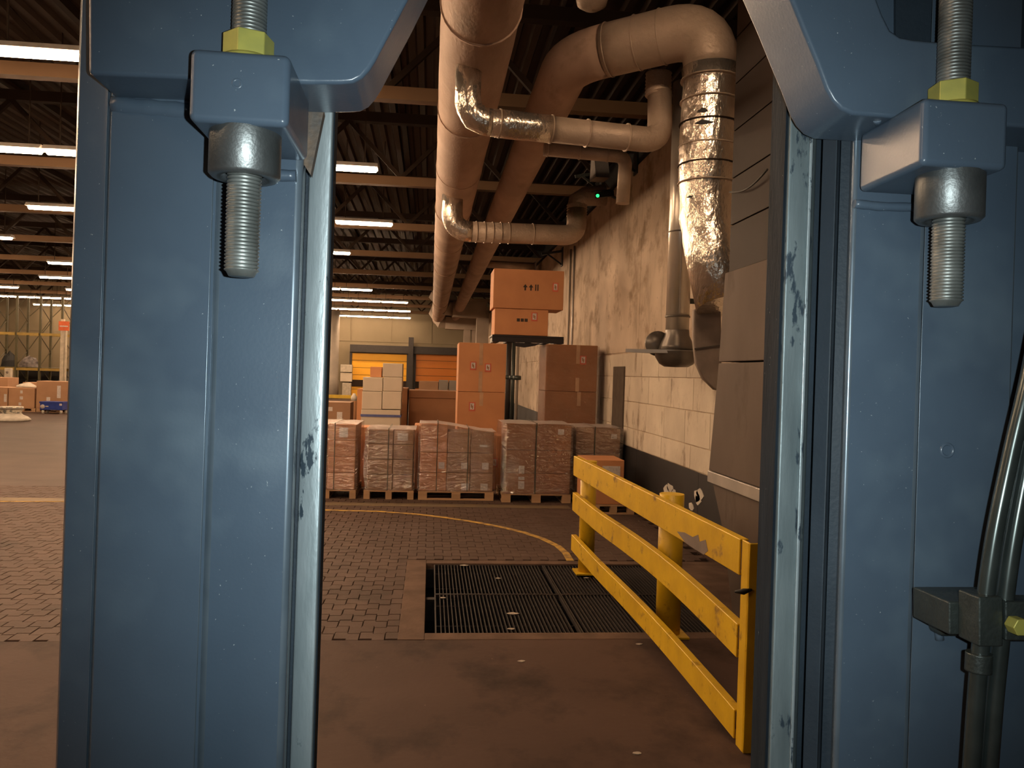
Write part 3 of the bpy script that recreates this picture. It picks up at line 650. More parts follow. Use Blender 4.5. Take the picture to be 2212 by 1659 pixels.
obj('bowl', MB().lathe([(0.26, 2.43), (0.25, 2.36), (0.20, 2.28), (0.14, 2.245), (0.0, 2.24)], 28), hood, t)
obj('fin', MB().prism([(-0.62, -0.02), (-0.1, -0.22), (0.22, -0.2), (0.22, 0.2), (-0.05, 0.22)], 2.40, 2.44, 'z'), galv, t)
obj('disc', MB().lathe([(0.0, -0.02), (0.15, -0.02), (0.15, 0.02), (0.0, 0.02)], 24, (-0.2, 0.12, 2.52), axis='y'), hood, t)
# transition piece behind the unit
pol = [(1500, 668), (1560, 655), (1562, 845), (1545, 842), (1520, 818), (1505, 785), (1500, 740)]
pp = [P(u, v, 7.75) for u, v in pol]
t = thing('duct_transition', 'grey sheet-metal transition below the foil drop', 'duct', (pp[0].x, 7.75, 0))
obj('sheet_body', MB().prism([(p.x - pp[0].x, p.z) for p in pp], 0.02, 0.09, 'y'), M('dull_transition_sheet', (0.30, 0.24, 0.20), 0.6, 0.2, spec=0.2), t, bevel=0.02)
obj('seam', MB().prism([(p.x - pp[0].x, p.z) for p in [P(1501, 752, 7.74), P(1560, 744, 7.74), P(1560, 747, 7.74), P(1501, 755, 7.74)]], 0.005, 0.02, 'y'), hood, t)
# ventilation unit: casing with panels
XU = 2.6
t = thing('ventilation_unit', 'grey sheet-steel ventilation casing on the right wall beside the barrier', 'ventilation unit', (XU, 6.4, 0))
yt = PX(1566, 590, XU).y; yb_ = PX(1531, 1015, XU).y; zt = PX(1566, 590, XU).z; zb = PX(1531, 1015, XU).z; zm = PX(1557, 783, XU).z; ymid = PX(1552, 783, XU).y
def uy(y_): return y_ - 6.4
obj('upper_panel', MB().prism([(uy(4.3), zm + 0.006), (uy(ymid), zm + 0.006), (uy(yt), zt), (uy(4.3), zt)], 0, 0.58, 'x'), greysheet, t, bevel=0.008)
obj('lower_panel', MB().prism([(uy(4.3), zb), (uy(yb_), zb), (uy(ymid), zm - 0.006), (uy(4.3), zm - 0.006)], 0, 0.58, 'x'), greysheet, t, bevel=0.008)
obj('bottom_flange', MB().box(-0.012, 0.58, uy(4.3), uy(yb_), zb - 0.11, zb - 0.004), galv, t, bevel=0.006)
yl0 = PX(1540, 1037, XU + 0.03).y; yl1 = PX(1562, 1105, XU + 0.03).y
obj('plinth', MB().prism([(uy(4.3), 0.0), (uy(yl1) - 0.35, 0.0), (uy(yl1), 0.78), (uy(yl0), zb - 0.115), (uy(4.3), zb - 0.115)], 0.03, 0.58, 'x'), greysheet, t)
t2 = thing('clad_shaft', 'dark brown clad shaft rising above the grey ventilation casing', 'shaft', (XU + 0.03, 6.0, zt + 0.002))
ys = PX(1584, 300, XU + 0.03).y - 6.0
for k in range(11):
    obj('cladding_panel', MB().box(0, 0.55, -1.7, ys, k * 0.42 + 0.004, k * 0.42 + 0.416), brownsheet, t2, bevel=0.006)
q = MB(); pa = PX(1580, 415, XU); pb_ = PX(1662, 366, XU)
ps = [pa.lerp(pb_, i / 8) - Vector((0, 0, 0.06 * math.sin(math.pi * i / 8))) for i in range(9)]
obj('cable', MB().tube([Vector((p.x - 0.0, p.y, p.z)) - Vector((XU + 0.045, 6.0, zt + 0.002)) for p in ps], 0.008, 8), blackm, t2)

# small things on the wall
def wall_thing(name, label, cat, px, py): p = PX(px, py, XW - 0.006); return thing(name, label, cat, (XW - 0.006, p.y, p.z))
t = wall_thing('security_camera', 'small dark camera with a green light high on the wall', 'camera', 1345, 430)
obj('camera_body', MB().bar((-0.50, -0.1, 0.02), (-0.18, 0.05, 0.10), 0.11, 0.10), blackm, t, bevel=0.01)
obj('bracket', MB().tube([(-0.2, 0.03, 0.05), (-0.08, 0.03, 0.0), (0.0, 0.03, 0.0)], 0.025, 10), gunmetal, t)
obj('sun_visor', MB().bar((-0.56, -0.11, 0.085), (-0.18, 0.06, 0.165), 0.14, 0.012), blackm, t)
obj('status_light', MB().lathe([(0, -0.008), (0.028, -0.006), (0.03, 0.008), (0, 0.01)], 12, (-0.49, -0.16, 0.0), axis='y'), led_e, t)
for k, (u, v, lab) in enumerate(((1300, 390, 'dark steel bracket where the second branch pipe meets the wall'), (1375, 345, 'dark steel bracket where the thin pale pipe meets the wall'), (1215, 555, 'dark lamp bracket on the wall above the carton stack'))):
    t = wall_thing('wall_bracket', lab, 'bracket', u, v)
    obj('back_plate', MB().box(-0.02, 0.006, -0.12, 0.12, -0.25, 0.25), gunmetal, t); obj('arm', MB().bar((-0.02, 0, 0.15), (-0.55, 0, 0.05), 0.06, 0.06), gunmetal, t); obj('brace', MB().bar((-0.02, 0, -0.2), (-0.4, 0, 0.06), 0.04, 0.04), gunmetal, t)
p = PX(1282, 375, XW - 0.3)
tag(obj('cable_duct', MB().prism([(-0.35, -0.15), (0.25, -0.1), (0.2, 0.3), (-0.1, 0.35)], -0.02, 0.25, 'x'), galv, loc=(XW - 0.3, p.y, p.z)), 'pale sheet-metal cover below the thin pipe at the wall top', 'cover')
for k, u in enumerate((1230, 1238)):
    p = PX(u, 640, XW - 0.03)
    t = thing('conduit', ('thin vertical wall conduit right of the upper carton, left one', 'thin vertical wall conduit right of the upper carton, right one')[k], 'conduit', (XW - 0.03, p.y, 0))
    obj('conduit_body', MB().tube([(0, 0, 1.0), (0, 0, 5.2)], 0.022, 8), (greycol, galv)[k], t)
for k, (u, lab) in enumerate(((1098, 'dark pipe at the wall beside the left carton tower'), (1108, 'green-black pipe between the two carton towers'), (1117, 'thin dark pipe nearest the pale wall between the carton towers'))):
    x = P(u, 820, 30 - k * 1.5).x
    t = thing('standpipe', lab, 'pipe', (x, 30 - k * 1.5, 0), group='dark standpipes')
    obj('pipe_body', MB().tube([(0, 0, 0), (0, 0, 3.4)], (0.10, 0.07, 0.05)[k], 12), (darkframe, gunmetal, greycol)[k], t)
    obj('valve', MB().lathe([(0.0, 1.9), (0.14, 1.92), (0.14, 2.05), (0.0, 2.07)], 12), gunmetal, t)

# ================================================================ GOODS
def carton(label, x0, x1, y0, dep, z0, z1, mat=card, tapes=(), labels=(), marks=None, group=None, name='carton', red=True, cat='carton', rz=0.0, lid=0):
    cx, cy = (x0 + x1) / 2, y0 + dep / 2; w_, d_, h_ = (x1 - x0) / 2, dep / 2, z1 - z0
    t = thing(name, label, cat, (cx, cy, z0), rz, group)
    obj('box_body', MB().box(-w_, w_, -d_, d_, 0, h_), mat, t, bevel=0.012, seg=3)
    if tapes:
        for (tx, ta, tb) in tapes:      # x fraction, top and bottom fraction
            a = -w_ + 2 * w_ * tx
            obj('tape', MB().box(a - 0.035, a + 0.035, -d_ - 0.003, -d_ + 0.002, h_ * tb, h_ * ta), tape, t)
    for (lx, lz, lw, lh) in labels:
        a = -w_ + 2 * w_ * lx; c_ = h_ * lz
        if red:
            o = obj('shipping_label', MB().box(a - lw / 2, a + lw / 2, -d_ - 0.006, -d_ + 0.002, c_ - lh / 2, c_ + lh / 2), redink, t); o['label'] = 'white shipping label with a red border'
            obj('label_paper', MB().box(a - lw / 2 + 0.022, a + lw / 2 - 0.022, -d_ - 0.008, -d_ - 0.005, c_ - lh / 2 + 0.03, c_ + lh / 2 - 0.02), paper, o)
            obj('print', MB().box(a - lw * .16, a - lw * .02, -d_ - 0.009, -d_ - 0.0075, c_ - lh * .12, c_ + lh * .25).box(a, a + lw * .14, -d_ - 0.009, -d_ - 0.0075, c_ - lh * .25, c_ + lh * .12), card_d, o)
        else: obj('paper_label', MB().box(a - lw / 2, a + lw / 2, -d_ - 0.006, -d_ + 0.002, c_ - lh / 2, c_ + lh / 2), paper, t)
    if lid: obj('lid', MB().box(-w_ - 0.012, w_ + 0.012, -d_ - 0.012, d_ + 0.012, h_ - lid, h_ + 0.008), mat, t, bevel=0.006)
    if marks: marks(t, w_, d_, h_)
    return t
def make_pallet(wd, dp, fr3=True):
    """blocks and boards; local origin at floor, centred"""
    t = thing('wooden_pallet', '', 'pallet')
    bz0, bz1 = 0.022, 0.10
    bw = 0.145 if wd > 1 else 0.10
    for x in (-wd / 2 + bw / 2, 0, wd / 2 - bw / 2):
        for y in (-dp / 2 + 0.05, 0, dp / 2 - 0.05):
            obj('block', MB().box(x - bw / 2, x + bw / 2, y - 0.05, y + 0.05, bz0, bz1), woodm, t)
    n = 7 if dp > 1 else 5
    for i in range(n):
        y = -dp / 2 + 0.05 + (dp - 0.1) * i / (n - 1); obj('top_board', MB().box(-wd / 2, wd / 2, y - 0.045, y + 0.045, 0.122, 0.144), woodm, t)
    for x in (-wd / 2 + bw / 2, 0, wd / 2 - bw / 2):
        obj('stringer_board', MB().box(x - bw / 2, x + bw / 2, -dp / 2, dp / 2, bz1, 0.122), woodm, t)
        if not fr3: obj('bottom_board', MB().box(x - bw / 2, x + bw / 2, -dp / 2, dp / 2, 0, 0.022), woodm, t)
    if fr3:
        for y in (-dp / 2 + 0.05, 0, dp / 2 - 0.05): obj('bottom_board', MB().box(-wd / 2, wd / 2, y - 0.05, y + 0.05, 0, 0.022), woodm, t)
    return t
def wrap(label, x0, x1, y0, y1, z0, zl, zr, straps, lean=0.0, group='stretch-wrapped pallet loads', fm_=None):
    t = thing('stretch_wrap', label, 'stretch wrap', ((x0 + x1) / 2, (y0 + y1) / 2, z0), group=group)
    w_, d_ = (x1 - x0) / 2 + 0.02, (y1 - y0) / 2 + 0.02
    per = []; nx, ny = 12, 8
    for i in range(nx): per.append((-w_ + 2 * w_ * i / nx, -d_))
    for i in range(ny): per.append((w_, -d_ + 2 * d_ * i / ny))
    for i in range(nx): per.append((w_ - 2 * w_ * i / nx, d_))
    for i in range(ny): per.append((-w_, d_ - 2 * d_ * i / ny))
    n = len(per); nz = 14; vs = []
    def top(x): return (zl + (zr - zl) * min(1, max(0, (x + w_ * 0.45) / (w_ * 1.2)))) - z0 + 0.012
    for k in range(nz + 1):
        for (a, b) in per:
            j = random.uniform(0, 0.022) if 0 < k < nz else 0.008
            sx = 1 + j / w_; sy = 1 + j / d_; f = k / nz
            vs.append((a * sx - lean * f, b * sy, top(a) * f))
    fs = [(k * n + i, k * n + (i + 1) % n, (k + 1) * n + (i + 1) % n, (k + 1) * n + i) for k in range(nz) for i in range(n)]
    q = MB().add(vs, fs, True)
    # top sheet
    vs2 = [(x_, y_, top(x_) + random.uniform(0, .012)) for y_ in [-d_ + 2 * d_ * j / 4 for j in range(5)] for x_ in [-w_ - lean + 2 * w_ * i / nx for i in range(nx + 1)]]
    q2 = MB().add(vs2, [(j * (nx + 1) + i, j * (nx + 1) + i + 1, (j + 1) * (nx + 1) + i + 1, (j + 1) * (nx + 1) + i) for j in range(4) for i in range(nx)], True)
    obj('film', q, fm_ or film, t)
    obj('top_film', q2, fm_ or film_top, t)
    for s_ in straps:
        a = -w_ + 2 * w_ * s_; h_ = top(a) + 0.02
        obj('strap', MB().box(a - 0.006, a + 0.006, -d_ - 0.035, -d_ - 0.031, 0.003, h_).box(a - 0.006, a + 0.006, -d_ - 0.035, d_ + 0.031, h_, h_ + 0.003), strapg, t)
    return t
YR = 13.1
def X(px, py=1000, Y=YR): return P(px, py, Y).x
def Z(py, px, Y=YR): return P(px, py, Y).z
ZP = 0.144
# --- pallet A
def pallet_at(px0, px1, dp, label, fr3, Y=YR):
    a, b = X(px0, 1070, Y), X(px1, 1070, Y); t = make_pallet(b - a, dp, fr3); t.location = ((a + b) / 2, Y + dp / 2, 0)
    tag(t, label, 'pallet', 'wooden pallets of the front row'); return a, b
def load(pref, a, b, dep, zs_, cols, mat, Y=YR, labs={}, grp=None):
    for r in range(len(zs_) - 1):
        for c_ in range(len(cols) - 1):
            x0 = a + (b - a) * cols[c_] + 0.004; x1 = a + (b - a) * cols[c_ + 1] - 0.004
            rown = ('bottom', 'second', 'third', 'fourth', 'fifth')[r] if r < len(zs_) - 2 else 'top'
            coln = ('left', 'right') if len(cols) == 3 else (('left', 'middle', 'right') if len(cols) == 4 else ('single',))
            lb = labs.get((r, c_), ())
            carton('brown carton, %s layer, %s column of the %s' % (rown, coln[c_], pref), x0, x1, Y + 0.03, dep, zs_[r] + 0.002, zs_[r + 1] - 0.002, mat, labels=lb, red=False, group=grp)
a, b = pallet_at(640, 768, 1.15, 'wooden pallet at the left end of the front row, half hidden by the blue mast', False)
zt = Z(918, 740); load('left wrapped pallet load', a + .03, b - .02, 1.05, [ZP, .42, .68, .95, zt], [0, .5, 1], card, labs={(3, 1): ((0.55, 0.5, .14, .16),)}, grp='cartons of the left wrapped load')
wrap('cloudy stretch film around the left load half hidden by the blue mast', a + .02, b - .01, YR + .02, YR + 1.1, ZP, zt, zt, (0.62,))
# --- pallet B
a, b = pallet_at(785, 893, 1.15, 'wooden pallet with two openings, second from left in the front row', False)
zt = Z(930, 840); load('second wrapped pallet load', a + .04, b - .02, 1.05, [ZP, .40, .65, .90, zt], [0, .56, 1], card_g, labs={(3, 1): ((0.45, 0.55, .17, .12),)}, grp='cartons of the second wrapped load')
wrap('cloudy stretch film around the second load from the left', a + .03, b - .01, YR + .02, YR + 1.1, ZP, zt, zt, (0.46,))
# --- pallet C
a, b = pallet_at(903, 1066, 0.8, 'wide wooden pallet with a bottom board in the middle of the front row', True)
zl, zr = Z(917, 930), Z(934, 1020)
for k, (c0, c1_) in enumerate(((0.01, 0.37), (0.37, 0.68), (0.68, 0.99))):
    zz = [ZP, .45, .78, (zl, zr, zr)[k]]
    for r in range(3):
        lb = {(1, 0): ((0.8, .35, .10, .11),), (1, 1): ((0.75, .35, .11, .11),), (1, 2): ((0.65, .35, .11, .11),), (0, 1): ((0.8, .25, .12, .11),), (0, 2): ((0.62, .25, .12, .11),), (2, 2): ((.55, .35, .13, .035),)}.get((r, k), ())
        carton('%s carton, %s layer, %s column of the widest wrapped load' % (('brown', 'greyish brown', 'greyish brown')[k], ('bottom', 'middle', 'top')[r], ('left', 'middle', 'right')[k]), a + (b - a) * c0 + .003, a + (b - a) * c1_ - .003, YR + .03, .72, zz[r] + .002, zz[r + 1] - .002, (card, card_g, card_g)[k], labels=lb, red=False, group='cartons of the widest wrapped load')
wrap('shiny stretch film around the widest load in the middle of the front row', a + .01, b - .01, YR + .02, YR + .77, ZP, zl, zr, (0.24, 0.64))
# --- pallet D
a, b = pallet_at(1084, 1233, 1.1, 'wooden pallet with two openings under the tall load left of the barrier', False, YR - .15)
zt = Z(917, 1150); load('tall wrapped load left of the barrier', a + .05, b - .01, 1.0, [ZP, .48, .86, zt], [0, .45, 1], card_d, Y=YR - .15, labs={(1, 0): ((0.55, .15, .09, .13),), (0, 0): ((.55, .75, .10, .05), (.55, .42, .10, .13)), (2, 1): ((.7, .75, .1, .09),)}, grp='cartons of the tall load by the barrier')
wrap('hazy stretch film around the tall load left of the barrier', a + .03, b, YR - .13, YR + .9, ZP, zt, zt, (0.46,), lean=0.02)
# --- pallet E by the wall
a, b = pallet_at(1238, 1340, 1.1, 'wooden pallet at the right end of the front row behind the barrier', False, YR + .15)
zt = Z(926, 1290, YR + .15); load('wrapped load at the wall behind the barrier', a + .02, b - .02, 1.0, [ZP, .50, .80, zt], [0, .42, 1], card_g, Y=YR + .15, labs={(2, 1): ((.75, .7, .1, .08),)}, grp='cartons of the load at the wall')
wrap('clear stretch film around the load at the wall behind the barrier', a + .01, b - .01, YR + .17, YR + 1.2, ZP, zt, zt, (0.42,))
# --- small goods in front of E
a, b = X(1262, 1040, 12.1), X(1344, 1040, 12.1)
q = make_pallet(X(1372, 1100, 11.9) - X(1283, 1100, 11.9), 0.8, True); q.location = ((X(1372, 1100, 11.9) + X(1283, 1100, 11.9)) / 2, 12.35, 0); tag(q, 'low wooden pallet behind the yellow barrier at the wall', 'pallet')
carton('reddish carton with a white paper label behind the top barrier rail', a, b, 11.99, .7, ZP + .002, Z(992, 1300, 12.1), card, labels=((0.66, .72, .28, .2),), red=False)
# --- brown goods right behind the front row
for (u0, u1, v, Y_, lab, lb) in ((768, 800, 922, 14.45, 'brown carton squeezed behind the gap between the two left loads', ()), (893, 935, 918, 14.3, 'brown carton peeping out behind the widest load at its left', ()), (1050, 1094, 940, 14.35, 'brown carton with a label behind the gap left of the tall load', ((.42, .5, .1, .17),))):
    carton(lab, X(u0, 1000, Y_), X(u1, 1000, Y_), Y_, .6, 0, Z(v, u0, Y_), card, labels=lb, group='cartons behind the front row')
# --- the two towers and the bridge across them
YT = 15.02
def arrows(t, w_, d_, h_):
    c0 = -w_ * 0.1; zc = h_ * 0.55
    for k in range(2):
        x = c0 + k * 0.11
        pol = [(x - .015, zc - .06), (x + .015, zc - .06), (x + .015, zc + .0), (x + .045, zc + .0), (x, zc + .06), (x - .045, zc + .0), (x - .015, zc + .0)]
        obj('printed_mark', MB().prism(pol, -d_ - .003, -d_ + .001, 'y'), ink, t)
    x = c0 + 0.22; obj('printed_mark', MB().box(x - .03, x - .008, -d_ - .003, -d_ + .001, zc - .06, zc + .06).box(x + .012, x + .034, -d_ - .003, -d_ + .001, zc - .06, zc + .06), ink, t)
def stamp(t, w_, d_, h_):
    for k in range(3): obj('printed_mark', MB().box(-0.09 + k * .075, -0.03 + k * .075, -d_ - .003, -d_ + .001, h_ * .52, h_ * .64), ink, t)
xa, xb = X(989, 830, YT), X(1092, 830, YT); zc_, zb_ = Z(741, 1040, YT), Z(847, 1040, YT); zl_ = zb_ - (zc_ - zb_)
g = 'big tower cartons'
carton('large brown carton with two red-bordered labels, top of the left tower', xa, xb, YT, .95, zb_ + .002, zc_, card, tapes=((.47, 1, .55), (.47, .42, 0)), labels=((.31, .53, .12, .16), (.62, .50, .12, .16)), group=g)
carton('large brown carton with one red-bordered label, second in the left tower', xa, xb, YT, .95, zl_ + .002, zb_ - .002, card, tapes=((.5, 1, .72),), labels=((.31, .7, .12, .17),), group=g)
carton('brown carton at the foot of the left tower', xa, xb, YT, .95, 0.002, zl_ - .002, card, group=g)
xc, xd = X(1178, 830, YT), X(1289, 830, YT); z1_, z2_ = Z(745, 1235, YT), Z(846, 1235, YT); z3_ = z2_ - (z1_ - z2_)
carton('large brown carton with a torn film corner, top of the right tower', xc, xd, YT, .95, z2_ + .002, z1_, card_d, tapes=((.62, 1, .6), (.62, .3, 0)), labels=((.72, .68, .12, .17),), group=g)
carton('large plain brown carton, second in the right tower', xc, xd, YT, .95, z3_ + .002, z2_ - .002, card_d, tapes=((.66, 1, .7),), group=g)
carton('brown carton at the foot of the right tower', xc, xd, YT, .95, 0.002, z3_ - .002, card_d, group=g)
wrap('clear stretch film hanging loose round the right tower', xc, xd, YT, YT + .95, z3_ + 0.0, z1_ - .03, z1_ - .03, (), fm_=film_clear)
zbr = max(zc_, z1_) + 0.012
pa_, pb2 = X(1062, 738, YT + .2), X(1216, 738, YT + .2)
t = thing('plastic_pallet', 'black plastic pallet bridging the two carton towers', 'pallet', ((pa_ + pb2) / 2, YT + .5, zbr))
w_ = (pb2 - pa_) / 2
obj('deck', MB().box(-w_, w_, -.40, .40, 0.10, 0.14), blackpal, t, bevel=0.008)
obj('skirt', MB().box(-w_, w_, -.405, -.385, 0.005, 0.10), blackpal, t)
for x in (-w_ + .08, -w_ * .5, 0, w_ * .5, w_ - .08): obj('runner', MB().box(x - .06, x + .06, -.38, .40, 0.0, 0.10), blackpal, t)
obj('film_tail', MB().prism([(-w_ * .4, 0.0), (w_ * .35, 0.0), (w_ * .2, -.05), (-w_ * .1, -.09), (-w_ * .35, -.07)], -.41, -.40, 'y'), blackpal, t)
YU = YT + .12; zp_ = zbr + 0.142
zm1 = Z(667, 1120, YU)
carton('brown carton with a printed stamp, lower of the two on the black pallet', X(1068, 700, YU), X(1184, 700, YU), YU, .75, zp_, zm1 - .002, card, labels=((.74, .72, .12, .17),), marks=stamp, group='cartons on the black pallet')
carton('widest brown carton printed with arrow marks, topmost of all the cartons', X(1066, 620, YU - .03), X(1218, 620, YU - .03), YU - .03, .8, zm1, Z(582, 1120, YU), card, labels=((.88, .58, .11, .17),), marks=arrows, group='cartons on the black pallet')
# --- white carton stack
YW = 17.0
def wc(lab, u0, u1, v0, v1, **k): carton(lab, X(u0, 860, YW), X(u1, 860, YW), YW + k.pop('dy', 0), .6, Z(v1, u0, YW) + .002, Z(v0, u0, YW) - .002, k.pop('mat', card_w), group='white carton stack', **k)
wc('whitish carton on top of the white stack at its right', 825, 868, 784, 814)
wc('whitish carton second from top of the white stack, right column', 827, 868, 814, 845)
wc('whitish carton topping the left column of the white stack', 783, 826, 814, 845)
carton('small brown carton sitting on the white stack against the orange door', X(799, 800, YW), X(824, 800, YW), YW + .1, .4, Z(814, 783, YW), Z(792, 800, YW), card, group=None)
wc('whitish carton, middle of the right column of the white stack', 826, 867, 845, 884)
wc('whitish carton, middle of the left column of the white stack', 782, 825, 845, 884)
carton('wide whitish carton at the base of the white stack with a blue strap', X(781, 860, YW), X(866, 860, YW), YW, .6, 0.002, Z(884, 782, YW) - .002, card_w, group='white carton stack')
a, b = X(781, 860, YW), X(866, 860, YW); z_ = Z(898, 820, YW)
tag(obj('blue_strap', MB().box(a - .012, b + .012, YW - .008, YW - .002, z_ - .025, z_ + .025).box(a - .012, a - .006, YW - .002, YW + .6, z_ - .025, z_ + .025).box(b + .006, b + .012, YW - .002, YW + .6, z_ - .025, z_ + .025), strapb), 'flat blue strap around the white carton stack', 'strap')
# --- dark brown crates
YK = 18.2
carton('wide dark brown crate with a lid between white stack and left tower', X(883, 880, YK), X(992, 880, YK), YK, .9, 0.002, Z(845, 940, YK), card_d, labels=((.5, .93, .09, .05),), red=False, lid=.16)
carton('narrow dark brown crate right behind the white stack', X(866, 880, YK), X(880, 880, YK), YK - .1, .9, 0.002, Z(838, 870, YK), card_d)
for k, (u0, u1, v0, v1, mt, lab) in enumerate(((948, 968, 821, 848, greycol, 'dark grey box standing far behind the brown crate, left one'), (970, 990, 822, 836, greycol, 'dark grey box standing far behind the brown crate, right one'), (905, 947, 823, 848, card_g, 'flat pale carton far behind the brown crate'), (772, 784, 840, 900, card, 'brown carton standing behind the left edge of the white stack'))):
    Y_ = 27.0 if k < 3 else 18.5
    carton(lab, X(u0, 830, Y_), X(u1, 830, Y_), Y_, .6, 0.002, Z(v0, u0, Y_), mt)
carton('brown carton with printed labels below the thin yellow guard rail', X(640, 890, 20), X(757, 890, 20), 20, .8, 0.15, Z(869, 730, 20), card_g, labels=((.8, .7, .13, .2), (.62, .85, .12, .1), (.62, .35, .12, .06)), red=False)
q = make_pallet(1.2, .8, True); q.location = ((X(640, 890, 20) + X(757, 890, 20)) / 2, 20.4, 0); tag(q, 'wooden pallet under the carton at the yellow guard rail', 'pallet')
t = thing('bottle', 'white plastic bottle standing at the end of the yellow guard rail', 'bottle', (P(765, 855, 23.8).x, 23.8, P(765, 866, 23.8).z))
zz = P(765, 866, 23.8).z
t.location.z = 0; obj('stand', MB().lathe([(0, 0), (.1, 0), (.1, zz), (0, zz)], 10), card_d, t)
obj('bottle_body', MB().lathe([(0, zz), (.085, zz), (.09, zz + .12), (.05, zz + .18), (.04, zz + .22), (0, zz + .22)], 12), chipmat, t)

# ================================================================ LEFT BACKGROUND
YS = 34.0
card_t = M('cardboard_tan', (0.40, 0.225, 0.12), 0.75, 0.0, c2=(0.35, 0.19, 0.10), scale=2.5, rnd=0.1)
def far_carton(lab, u0, u1, v0, v1, Y_, mat=card_t, labels=(), dep=.9, z0=None):
    return carton(lab, X(u0, 860, Y_), X(u1, 860, Y_), Y_, dep, Z(v1, (u0 + u1) / 2, Y_) if z0 is None else z0, Z(v0, (u0 + u1) / 2, Y_), mat, labels=labels, red=False, group='cartons at the far left')
def fpal(lab, u0, u1, Y_):
    q = make_pallet(X(u1, 890, Y_) - X(u0, 890, Y_), 1.0, True); q.location = ((X(u1, 890, Y_) + X(u0, 890, Y_)) / 2, Y_ + .5, 0); tag(q, lab, 'pallet')
fpal('wooden pallet under the film-topped carton at the far left', 18, 76, YS); fpal('wooden pallet under the blue crate at the far left', 78, 172, YS)
far_carton('big brown carton with a film-covered top at the far left', 18, 74, 838, 890, YS, labels=((.5, .8, .09, .12), (.5, .5, .12, .12), (.45, .2, .1, .12)), z0=ZP)
far_carton('lower brown carton at the left edge of the photo', -40, 16, 836, 895, YS, labels=((.92, .55, .1, .32),), z0=0.002)
far_carton('tall brown carton with a white stripe beside the blue mast at the far left', 78, 172, 824, 890, YS + .02, labels=((.52, .62, .14, .5), (.28, .33, .14, .2)), z0=ZP)
far_carton('brown carton behind the film-topped carton at the far left', 48, 84, 826, 890, YS + 1.3, z0=0.002)
far_carton('brown carton behind, at the left edge of the photo', -30, 16, 815, 890, YS + 1.4, z0=0.002)
q = MB().lathe([(.05, .0), (.40, .0), (.38, .06), (.28, .13), (.15, .17), (0, .18)], 14); p = P(38, 838, YS + .5)
t = thing('film_bundle', 'crumpled clear film lying on the far left carton', 'film', (P(45, 838, YS).x, YS + .5, Z(838, 46, YS) + .015))
obj('film_body', MB().add([(v[0] * (1 + random.uniform(-.15, .15)), v[1] * .6, v[2] * random.uniform(.6, 1.2)) for v in q.v], q.f, True), chipmat, t)
a, b = X(86, 880, YS - 1.0), X(135, 880, YS - 1.0); zA, zB = Z(889, 110, YS - 1), Z(868, 110, YS - 1)
t = thing('blue_crate', 'blue crate with a round white emblem at the far left beside the mast', 'crate', ((a + b) / 2, YS - .7, 0)); w_ = (b - a) / 2
obj('crate_body', MB().box(-w_, w_, -.3, .25, zA + .06, zB), bluem, t, bevel=.015)
obj('rim', MB().box(-w_ - .02, w_ + .02, -.32, .27, zB - .06, zB + .005), bluem, t)
obj('emblem', MB().lathe([(0, -.306), (.085, -.306), (.085, -.299), (0, -.299)], 16, (-w_ * .76, 0, zA + .19), axis='y'), paper, t)
obj('emblem', MB().box(-w_ * .5, -w_ * .25, -.306, -.299, zA + .18, zA + .22), card_w, t)
obj('paper_label', MB().box(w_ * .72, w_ * .95, -.306, -.299, zA + .24, zA + .38), paper, t)
for x in (-w_ * .8, w_ * .8):
    for y in (-.22, .18): obj('foot', MB().lathe([(0, 0), (.05, 0), (.05, zA + .06), (0, zA + .06)], 10, (x, y, 0)), chipmat, t)
p = PF(14, 910); s_ = 1.0
t = thing('wrapped_drum', 'white patterned drum on a spread white base at the left edge', 'drum', (p.x, p.y + .3, 0)); hz = P(14, 878, p.y + .3).z
obj('base_skirt', MB().lathe([(0, 0), (.56, 0), (.6, .05), (.5, .14), (.36, .2), (.3, .26)], 20), chipmat, t)
obj('drum_body', MB().lathe([(.30, .22), (.31, .3), (.34, hz - .1), (.36, hz - .08), (.36, hz), (0, hz)], 20), potm, t)
obj('rim_band', MB().lathe([(.365, hz - .09), (.372, hz - .08), (.372, hz - .04), (.365, hz - .03)], 20), greycol, t)
# pallet racking
YQ = 42.0
t = thing('pallet_rack', 'tall olive pallet racking with yellow beams behind the far left cartons', 'rack', (P(60, 860, YQ).x, YQ, 0))
bx_ = t.location.x; ztop = P(60, 640, YQ).z
posts = (-60, -14, 33, 84, 131)
post_me = MB().box(-.05, .05, -.04, .04, 0, ztop).mesh('upright'); post_me.materials.append(rackm); dme = None
for u in posts:
    x = P(u, 860, YQ).x - bx_
    for dy in (0, 1.1): obj('upright', post_me, rackm, t, loc=(x, dy, 0))
    zz = 0.3; s_ = 1
    while zz < ztop - .8:
        y0_, y1_ = (0, 1.1) if s_ > 0 else (1.1, 0); obj('brace', MB().bar((x, y0_, zz), (x, y1_, zz + .75), .03, .03), rackm, t); zz += .75; s_ = -s_
for i in range(len(posts) - 1):
    xa_, xb_ = P(posts[i], 860, YQ).x - bx_, P(posts[i + 1], 860, YQ).x - bx_
    for v in (722, 798):
        zz = P(80, v, YQ).z
        for dy in (-.06, 1.16): obj('beam', MB().box(xa_ + .05, xb_ - .05, dy - .03, dy + .03, zz - .06, zz + .06), rackbeam, t)
    obj('back_brace', MB().bar((xa_, 1.18, 2.6), (xb_, 1.18, 4.3), .03, .03), rackm, t); obj('back_brace', MB().bar((xa_, 1.18, 4.3), (xb_, 1.18, 5.4), .03, .03), rackm, t)
    zz = P(80, 798, YQ).z + .08; obj('shelf', MB().box(xa_ + .06, xb_ - .06, .0, 1.1, zz, zz + .025), rackm, t)
zz = P(80, 798, YQ).z + .108
